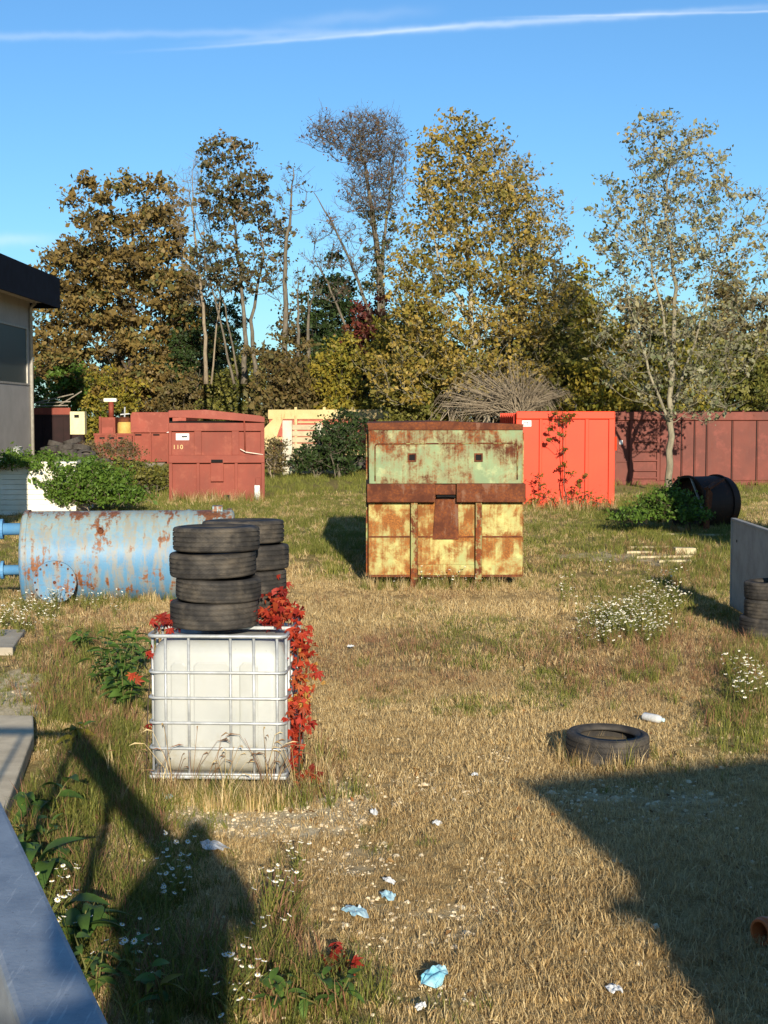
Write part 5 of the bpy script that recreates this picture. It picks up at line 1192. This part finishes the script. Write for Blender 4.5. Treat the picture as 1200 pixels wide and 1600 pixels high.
P = np.array(pts_); keep = ~((P[:, 0] < -2.45) & (P[:, 1] > 7) & (P[:, 1] < 12.3)) & ~((np.abs(P[:, 0] - ICX) < .46) & (np.abs(P[:, 1] - ICY) < .56)); P = P[keep]; P = np.stack([P[:, 0], P[:, 1], gz(P[:, 0], P[:, 1])], 1); n = len(P)
scatter('lush_grass', 'long green grass in the near corner and the flower patch', 'grass', [mesh_from('lush_tuft', *blade_tuft(1400 + i, 20, .06, .08, .26, .0055, .9, .8), G_GRN if i % 4 else G_BRN) for i in range(8)], P, rr2.uniform(0, 6.28, n), .15, rr2.uniform(.5, 1.1, n), rr2.random(n), G_GRN)
# seeding grass stalks before the tank
def stalk(seed):
    r = np.random.default_rng(seed); V = []; F = []; T_ = []
    for i in range(4):
        th = r.uniform(0, 6.28); h = r.uniform(.35, .62); ln = r.uniform(.08, .22); mb = MB()
        pts = [(0, 0, 0), (math.cos(th) * ln * .3, math.sin(th) * ln * .3, h * .55), (math.cos(th) * ln, math.sin(th) * ln, h), (math.cos(th) * ln * 1.4, math.sin(th) * ln * 1.4, h * 1.03)]
        mb.tube(pts, [.0028, .0022, .0018, .001], 4); mb.tube([pts[2], pts[3], (math.cos(th) * ln * 1.65, math.sin(th) * ln * 1.65, h * 1.0)], [.002, .007, .001], 5)
        o = len(V); V += mb.v; F += [tuple(q + o for q in f) for f in mb.f]; T_ += [r.random()] * len(mb.f)
    return V, F, T_
r = np.random.default_rng(8); n = 15; Px = np.stack([ICX + r.normal(0.08, .3, n), IBY - r.uniform(.02, .25, n), np.zeros(n)], 1)
scatter('seeding_grass', 'tall seeding grass stalks in front of the white caged tank', 'grass', [mesh_from('stalk', *stalk(i), G_DRY if i % 3 else G_BRN) for i in range(5)], Px, r.uniform(0, 6.28, n), .12, r.uniform(.5, .95, n), r.random(n), G_BRN)
# white asters
M_PETAL = plain('white_petals', lin('#e9e7dc'), lin('#dcdacd'), .6, 20, 0); M_EYE = plain('flower_eye', lin('#c9a93a'), lin('#b8962c'), .7, 20, 0)
def aster(seed, heads, h0, h1, spread):
    r = np.random.default_rng(seed); V = []; F = []; T_ = []; mats = []
    def put(mb, mi):
        o = len(V); V.extend(mb.v); F.extend([tuple(q + o for q in f) for f in mb.f]); T_.extend([r.random()] * len(mb.f)); mats.extend([mi] * len(mb.f))
    for i in range(heads):
        th, ln, h = r.uniform(0, 6.28), r.uniform(.2, 1) * spread, r.uniform(h0, h1)
        p = Vector((math.cos(th) * ln, math.sin(th) * ln, h))
        put(MB().tube([(0, 0, 0), (p.x * .35, p.y * .35, h * .55), p], [.0028, .002, .0015], 3, cap=False), 0)
        for q in range(4):
            f = r.uniform(.15, .85); c = Vector((p.x * f * .7, p.y * f * .7, h * f)); a = r.uniform(0, 6.28); t = Vector((math.cos(a), math.sin(a), .5)) * .045; b = Vector((-math.sin(a), math.cos(a), 0)) * .007
            put(MB().add([c, c + t * .5 + b, c + t, c + t * .5 - b], [(0, 1, 2, 3)]), 0)
        nrm = Vector((r.normal(0, .35), r.normal(-.25, .3), 1)).normalized(); u = nrm.orthogonal().normalized(); w = nrm.cross(u); rr = r.uniform(.011, .016)
        mb = MB(); m = 10; vs = [p + nrm * .002]
        for k_ in range(2 * m):
            a = math.pi * k_ / m; q = rr * (1 if k_ % 2 else .6); vs.append(p + (u * math.cos(a) + w * math.sin(a)) * q + nrm * .003 * (k_ % 2))
        mb.add(vs, [(0, 1 + k_, 1 + (k_ + 1) % (2 * m)) for k_ in range(2 * m)]); put(mb, 1)
        mb = MB(); vs = [p + nrm * .007] + [p + nrm * .004 + (u * math.cos(a) + w * math.sin(a)) * rr * .36 for a in [R(60 * s_) for s_ in range(6)]]
        mb.add(vs, [(0, 1 + k_, 1 + (k_ + 1) % 6) for k_ in range(6)]); put(mb, 2)
    me = mesh_from('aster', V, F, T_, G_GRN); me.materials.append(M_PETAL); me.materials.append(M_EYE); me.polygons.foreach_set('material_index', mats); return me
def flower_patch(spots, seed):
    r = np.random.default_rng(seed); out = []
    for px, py, rx, ry, n in spots:
        for _ in range(n):
            q = at(px + r.normal(0, rx * .55), py + r.normal(0, ry * .55)); out.append((q.x, q.y))
    o = np.array(out); return np.stack([o[:, 0], o[:, 1], gz(o[:, 0], o[:, 1])], 1)
AST = [aster(700 + i, 6, .12, .27, .13) for i in range(5)]
P = flower_patch([(960, 985, 55, 26, 55), (1010, 965, 40, 40, 40), (1040, 945, 40, 30, 22), (1000, 1000, 60, 16, 16), (1170, 1095, 30, 18, 10), (1165, 1070, 20, 14, 5), (262, 1420, 50, 34, 7), (215, 1560, 70, 40, 4), (320, 1590, 60, 25, 4), (440, 1420, 30, 60, 5), (420, 1520, 30, 40, 2), (20, 985, 30, 25, 14), (60, 985, 50, 30, 8), (60, 960, 30, 12, 12), (160, 955, 50, 8, 8), (90, 1470, 40, 40, 6), (890, 940, 15, 15, 4), (680, 918, 60, 4, 8)], 9)
r = np.random.default_rng(10); n = len(P)
scatter('white_asters', 'small white asters flowering in clumps among the grass', 'flowers', AST, P, r.uniform(0, 6.28, n), .1, r.uniform(.75, 1.3, n), r.random(n), G_GRN)
# gravel and litter of stones
M_STONE = grassmat('pale_gravel', ['#bba888', '#d4c29e', '#e2d4b4', '#a08e70', '#eee4cc'], '#c4b08c', 0.0); M_STONE.node_tree.nodes['Principled BSDF'].inputs['Roughness'].default_value = .95
def pebble(seed):
    r = np.random.default_rng(seed); bm = bmesh.new(); bmesh.ops.create_icosphere(bm, subdivisions=1, radius=1)
    for v_ in bm.verts: v_.co = Vector((v_.co.x * r.uniform(.8, 1.3), v_.co.y * r.uniform(.8, 1.3), v_.co.z * .8)) * r.uniform(.8, 1.15)
    me = bpy.data.meshes.new('pebble'); bm.to_mesh(me); bm.free(); a = me.attributes.new('tint', 'FLOAT', 'FACE'); a.data.foreach_set('value', [r.random()] * len(me.polygons)); me.materials.append(M_STONE); return me
def wgr(x, y): return np.clip(gravelness(x, y) * 1.5 + .04, 0, 1)
P = np.concatenate([points(420, 5.5, 12, 31, wgr, .6), points(60, 12, 22, 32, wgr, .6)]); r = np.random.default_rng(33); n = len(P)
scatter('gravel', 'pale gravel showing through the worn grass', 'gravel', [pebble(i) for i in range(6)], P, r.uniform(0, 6.28, n), .3, np.exp(r.normal(math.log(.0085), .45, n)), r.random(n), M_STONE)

M_FALL = grassmat('fallen_leaf', ['#6b4c2c', '#8a6a3c', '#a5854c', '#5a3c26', '#94602f'], '#6a5030', .1)
def fallen(seed):
    r = np.random.default_rng(seed); L, W = .045, .028; a, b_, c_ = r.uniform(.002, .014, 3)
    return mesh_from('fallen_leaf', [(0, -L / 2, .004), (W / 2, 0, a), (0, L / 2, b_), (-W / 2, 0, c_), (0, 0, .003)], [(0, 1, 4), (1, 2, 4), (2, 3, 4), (3, 0, 4)], [float(r.random())] * 4, M_FALL)
def wfl(x, y): return np.clip(.12 + .5 * VN2.fbm(x, y, 1.3) ** 2 + .5 * gravelness(x, y), 0, 1)
P = points(38, 5.5, 16, 71, wfl, .6); P[:, 2] += .012; r = np.random.default_rng(72); n = len(P)
scatter('fallen_leaves', 'small brown fallen leaves scattered over the straw', 'leaves', [fallen(i) for i in range(6)], P, r.uniform(0, 6.28, n), .45, r.uniform(.5, 1.2, n), r.random(n), M_FALL)

# ------------------------------------------------------------------ leafy weeds with single leaves
def leaf_mesh(name, L, W, mat, droop=.25, lobes=False, seed=0):
    r = np.random.default_rng(seed); n = 6; V = []; F = []
    for i in range(n + 1):
        f = i / n; w = W / 2 * (math.sin(math.pi * f ** .8) ** .8 if 0 < i < n else .02) * (1 + (.18 * (-1) ** i if lobes else 0))
        z = L * (.25 * f - droop * f * f * 1.6)
        V += [(-w, f * L, z + w * .35), (0, f * L, z), (w, f * L, z + w * .35)]
    for i in range(n):
        a = i * 3; F += [(a, a + 1, a + 4, a + 3), (a + 1, a + 2, a + 5, a + 4)]
    me = mesh_from(name, V, F, [float(r.random())] * len(F), mat); me.polygons.foreach_set('use_smooth', [True] * len(F)); return me
WL = [leaf_mesh('leaf', .17, .065, L_WEED, .3, False, i) for i in range(3)]
WB = [leaf_mesh('leaf', .30, .13, L_WEED, .45, False, 10 + i) for i in range(3)]
WY = [leaf_mesh('leaf', .17, .07, leafmat('yellowing_weed_leaf', ['#5f6b26', '#8a8a30', '#a89a3c'], .35), .4, False, 20 + i) for i in range(2)]
def weed(label, x, y, h, nst, nl, kinds, seed, spread=.2, ls=1.0, cat='weed', name='leafy_weed'):
    r = np.random.default_rng(seed); z = float(gz(x, y)); o = empty(name, (x, y, z)); tag(o, label, cat, 'leafy weeds in the near corner')
    for s_ in range(nst):
        th = r.uniform(0, 6.28); ln = r.uniform(.1, 1) * spread; hh = h * r.uniform(.6, 1.0); e = Vector((math.cos(th) * ln, math.sin(th) * ln, hh))
        pts = [Vector((e.x * .15, e.y * .15, -.02)), Vector((e.x * .5, e.y * .5, hh * .5)), e]
        MB().tube(pts, [.007, .005, .003], 6).build('stem', M_STEM, o, smooth=True)
        for i in range(nl):
            f = .25 + .75 * (i + .5) / nl; p = pts[1].lerp(pts[2], (f - .5) * 2) if f > .5 else pts[0].lerp(pts[1], f * 2)
            lf = link('leaf', kinds[int(r.integers(len(kinds)))], None, o); lf.location = p
            lf.rotation_euler = (r.normal(.15, .3), r.normal(0, .3), i * 2.4 + r.normal(0, .3)); q = ls * r.uniform(.65, 1.15) * (1.1 - .35 * f); lf.scale = (q, q, q)
M_STEM = plain('weed_stem', lin('#4f5f2a'), lin('#6b5a34'), .7, 10, 0)
WD = [('spreading leafy weed between blue tank and concrete slab', 135, 1020, .32, 5, 7, WL, .25, 1.0), ('leafy weed behind the tall weed at the tank side', 212, 1060, .5, 5, 8, WL, .2, 1.1), ('tall leafy weed pressed against the white caged tank', 195, 1120, .72, 8, 10, WL, .26, 1.2), ('bushy leafy weed a step behind the tank corner', 168, 1085, .55, 7, 9, WL, .3, 1.2), ('leafy weed rising before the blue tank', 185, 1040, .42, 4, 7, WL, .2, .95), ('yellow-leaved weed below the bushy one', 118, 1170, .30, 3, 6, WY + WL[:1], .12, .95),
      ('weed with a single yellow leaf at the foot of the tank', 243, 1200, .22, 1, 4, WY, .1, .8), ('broad-leaved dock beside the concrete edge', 62, 1290, .34, 3, 5, WB, .2, .8), ('large dock plant beside the railing', 75, 1400, .32, 3, 5, WB, .22, 1.0), ('low dock plant under the railing shadow', 120, 1345, .22, 2, 5, WB, .2, .7),
      ('dock with drooping leaves by the handrail', 118, 1490, .3, 3, 5, WB, .2, .95), ('leafy weed in the deep shade of the photographer', 150, 1560, .3, 4, 6, WL, .2, .9), ('small weed beside the railing foot', 50, 1340, .25, 3, 6, WL, .15, .9), ('weed at the edge of the person-shaped shadow', 440, 1590, .22, 3, 6, WL, .2, .8), ('weed below the red leaf in the shade', 520, 1580, .2, 4, 6, WL, .25, .75), ('weed in the sunlit gap of the shadow', 268, 1590, .3, 2, 6, WY + WL, .12, .8)]
for i, (lb, px, py, h, ns, nl, kd, sp, ls) in enumerate(WD):
    q = at(px, py); weed(lb, q.x, q.y, h, ns, nl, kd, 800 + i, sp, ls)

# ------------------------------------------------------------------ red creeper on the tank
def creeper_leaf(seed, tint):
    V = []; F = []; T_ = []
    for a, L in ((-70, .6), (-35, .85), (0, 1.0), (35, .85), (70, .6)):
        c, s_ = math.cos(R(a)), math.sin(R(a)); o = len(V)
        for lx, ly, lz in ((0, 0, 0), (-.16, .5, .06), (0, 1.0, -.12), (.16, .5, .06), (0, .5, 0)):
            x, y = lx * L, ly * L; V.append((x * c + y * s_, -x * s_ + y * c, lz * L))
        F += [(o, o + 4, o + 1), (o + 1, o + 4, o + 2), (o, o + 3, o + 4), (o + 4, o + 3, o + 2)]; T_ += [tint] * 4
    return mesh_from('leaf', [(x * .085, y * .085, z * .085) for x, y, z in V], F, T_, L_RED)
CL = [creeper_leaf(i, t) for i, t in enumerate((.02, .12, .2, .3, .38, .48, .56, .68, .8, .97))]
def red_creeper(label, spots, stems, seed, nleaf):
    r = np.random.default_rng(seed); o = empty('red_creeper', tuple(stems[0][0])); tag(o, label, 'creeper'); b = Vector(stems[0][0])
    mb = MB()
    for st in stems: mb.tube([Vector(p) - b for p in st], [.006] * len(st), 5)
    mb.build('stem', B_DARK, o, smooth=True)
    w = np.array([s_[3] for s_ in spots], float); w /= w.sum()
    for i in range(nleaf):
        (c, rad, tints, _) = spots[r.choice(len(spots), p=w)]
        p = Vector([c[k_] + r.normal() * rad[k_] * .55 for k_ in range(3)])
        lf = link('leaf', CL[int(r.choice(tints))], None, o); lf.location = p - b
        lf.rotation_euler = (R(-75) + r.normal(0, .55), r.normal(0, .5), r.normal(math.pi, .9)); q = r.uniform(.45, .95); lf.scale = (q, q, q)
    if nleaf > 100:
        C = []; TT = []
        for i in range(420):
            (c, rad, tints, _) = spots[r.choice(len(spots), p=w)]
            C.append([c[k_] + r.normal() * rad[k_] * .5 - b[k_] for k_ in range(3)]); TT.append((.02, .12, .2, .3, .38, .48, .56, .68, .8, .97)[int(r.choice(tints))])
        tag(leaf_object('leaflets', C, .05, np.array(TT), L_RED, o, r), kind='stuff')
zt = IBT
xr = ICX + IBW / 2
SP = [((-.80, IBY + .40, zt + .07), (.11, .22, .07), (0, 1, 2, 3, 5), 70), ((-.77, IBY + .75, zt + .12), (.10, .2, .12), (0, 1, 2, 5), 50), ((-.66, IBY + .7, zt + .05), (.07, .3, .04), (0, 1, 2, 3), 22)]
dn = []
for i in range(12):
    f = i / 11; dn.append(((xr + .035 + .03 * math.sin(f * 5), IBY + .28 + .1 * math.sin(f * 9), zt - .02 - f * .92), (.075 + .03 * math.sin(f * 3.1), .16, .07), ((2, 3, 4, 6, 8, 9) if .1 < f < .62 else (1, 2, 3, 4)) + ((8, 9) if .4 < f < .6 else ()), 22 if f < .85 else 12))
red_creeper('red creeper heaped on the tank top and hanging down its side', SP + dn, [[(xr + .05, IBY + .2, 0), (xr + .05, IBY + .3, .5), (xr + .04, IBY + .25, 1.0), (xr - .1, IBY + .4, zt + .04), (xr - .2, IBY + .7, zt + .05)], [(xr + .09, IBY + .35, 0), (xr + .06, IBY + .3, .6), (xr + .02, IBY + .5, zt + .02)]], 900, 290)
xl = ICX - IBW / 2
red_creeper('red creeper peeping over the tank corner beside the green weeds', [((xl + .08, IBY + .35, zt + .05), (.09, .2, .05), (0, 1, 2, 3), 26), ((xl + .1, IBY + .75, zt + .1), (.07, .15, .1), (0, 1, 2), 16), ((xl - .02, IBY + .1, .95), (.03, .06, .05), (1, 2), 6), ((xl - .03, IBY + .12, .62), (.03, .05, .04), (1, 2), 4), ((xl - .03, IBY + .1, .42), (.02, .05, .05), (1, 2), 4), ((xl - .14, IBY + .05, .83), (.05, .05, .04), (4, 6, 8), 5)],
            [[(xl - .06, IBY + .1, 0), (xl - .04, IBY + .1, .6), (xl, IBY + .2, zt), (xl + .1, IBY + .5, zt + .05)]], 901, 62)
q = at(475, 1225)
red_creeper('fallen red creeper shoots in the straw beside the tank', [((q.x + .03, q.y, .08), (.16, .25, .07), (0, 1, 5, 3), 20), ((q.x - .3, q.y - .45, .03), (.12, .1, .02), (0, 1), 6)], [[(q.x, q.y, 0), (q.x + .1, q.y - .2, .05), (q.x + .2, q.y - .35, .03)]], 902, 36)
q = at(520, 1530)
red_creeper('dark red shoots in the shaded weeds near the bottom edge', [((q.x, q.y, .08), (.1, .15, .05), (0, 5, 1), 10), ((at(255, 1500).x, at(255, 1500).y, .05), (.06, .08, .04), (0, 1), 5)], [[(q.x, q.y, 0), (q.x + .05, q.y - .1, .07)]], 903, 18)

# ------------------------------------------------------------------ rubbish
def rag(label, px, py, sx, sy, h, mat, seed, cat='plastic bag', name='plastic_bag'):
    q = at(px, py); r = np.random.default_rng(seed); n = 9; V = []; F = []
    for j in range(n):
        for i in range(n):
            u, v_ = i / (n - 1) - .5, j / (n - 1) - .5; rr_ = max(abs(u), abs(v_)) / max(1e-6, math.hypot(u, v_)) * (.9 + .13 * math.sin(2 * math.atan2(v_, u) + seed) + .1 * math.sin(5 * math.atan2(v_, u) + seed * 2)); u, v_ = u * rr_, v_ * rr_; e = 1 - min(1, (u * u + v_ * v_) * 3.2)
            V.append((u * .8 * sx * (1 + r.normal(0, .08)), v_ * sy * (1 + r.normal(0, .08)), .02 + h * max(0, e) * (.2 + 1.5 * r.random() ** 2) + .012 * r.random()))
    for j in range(n - 1):
        for i in range(n - 1): a = j * n + i; F.append((a, a + 1, a + n + 1, a + n))
    o = MB().add(V, F).build(name, mat); o.location = (q.x, q.y, float(gz(q.x, q.y)) + .006); o.rotation_euler = (0, 0, r.uniform(-.6, .6))
    sm = o.modifiers.new('subsurf', 'SUBSURF'); sm.levels = sm.render_levels = 1; tag(o, label, cat)
MBL = plain('pale_blue_plastic', lin('#8fc0cc'), lin('#c2d8d8'), .35, 14, .1, spec=.5); MWH = plain('white_plastic_scrap', lin('#dcdcd6'), lin('#bcbdb8'), .45, 14, .1, spec=.4); MCY = plain('cyan_plastic', lin('#5fb4c8'), lin('#a8d4da'), .35, 12, .1, spec=.5)
for i, a in enumerate([('crumpled cyan plastic bag near the bottom edge', 677, 1542, .15, .30, .05, MCY), ('pale blue plastic scrap in the straw', 556, 1437, .15, .22, .03, MBL), ('blue and white wrapper on the worn gravel', 606, 1410, .12, .16, .03, MBL), ('grey paper scrap above the blue wrapper', 608, 1386, .08, .12, .02, MWH),
    ('pale blue bag on the ground before the caged tank', 262, 1248, .11, .2, .03, MBL), ('blue scrap at the foot of the caged tank', 270, 1223, .07, .15, .03, MBL), ('white plastic sheet at the shadow of the head', 335, 1330, .16, .3, .02, MWH), ('white scrap in the shade near the bottom', 657, 1590, .06, .1, .02, MWH), ('white crumpled scrap on the straw beside the tank', 585, 1277, .08, .12, .03, MWH), ('small pale scrap in the straw centre', 683, 1297, .1, .08, .02, MWH),
    ('white scrap in the middle distance', 548, 1017, .13, .1, .02, MWH), ('pale scrap near the blue bag', 960, 1548, .1, .12, .02, MWH), ('little white scrap above the worn track', 742, 1220, .06, .1, .02, MWH)]):
    rag(*a, seed=40 + i, cat='litter', name='plastic_litter')
b = at(1020, 1130); o = empty('plastic_bottle', (b.x, b.y, .045), R(-50)); tag(o, 'white plastic bottle lying in the grass above the single tyre', 'bottle')
RX = Matrix.Rotation(R(90), 4, 'Y')
MB().lathe([(.001, -.1), (.03, -.1), (.036, -.09), (.036, .05), (.03, .08), (.014, .1)], 20).xform(RX).build('body', MWH, o, smooth=True); MB().lathe([(.016, .1), (.016, .12), (.001, .121)], 14).xform(RX).build('cap', MBL, o)
bw = plain('weathered_wood', lin('#c9bd9a'), lin('#a89a76'), .8, 6, .2)
for i, (px, py, L, wd_, rz, lb) in enumerate([(1072, 868, .42, .2, 5, 'pale wooden block on the rubble'), (1015, 858, .9, .06, 4, 'long pale stick in front of the brambles'), (1040, 873, 1.1, .05, 8, 'thin pale lath on the rubble'), (1000, 866, .5, .08, -6, 'short pale lath left of the wooden block'), (1060, 880, .7, .05, 2, 'lowest thin lath on the rubble'), (1085, 838, 1.4, .03, -18, 'dry stick leaning over the rubble')]):
    q = at(px, py); o = MB().prism([(-L / 2, 0), (L / 2, .01), (L / 2 - .02, .05 if i else .13), (-L / 2 + .01, .045 if i else .14)], 0, wd_).build('wood_offcut', bw, bevel=.006); o.location = (q.x, q.y, float(gz(q.x, q.y)) + .01); o.rotation_euler = (0, 0, R(rz)); tag(o, lb, 'wood', 'wood offcuts on the rubble')
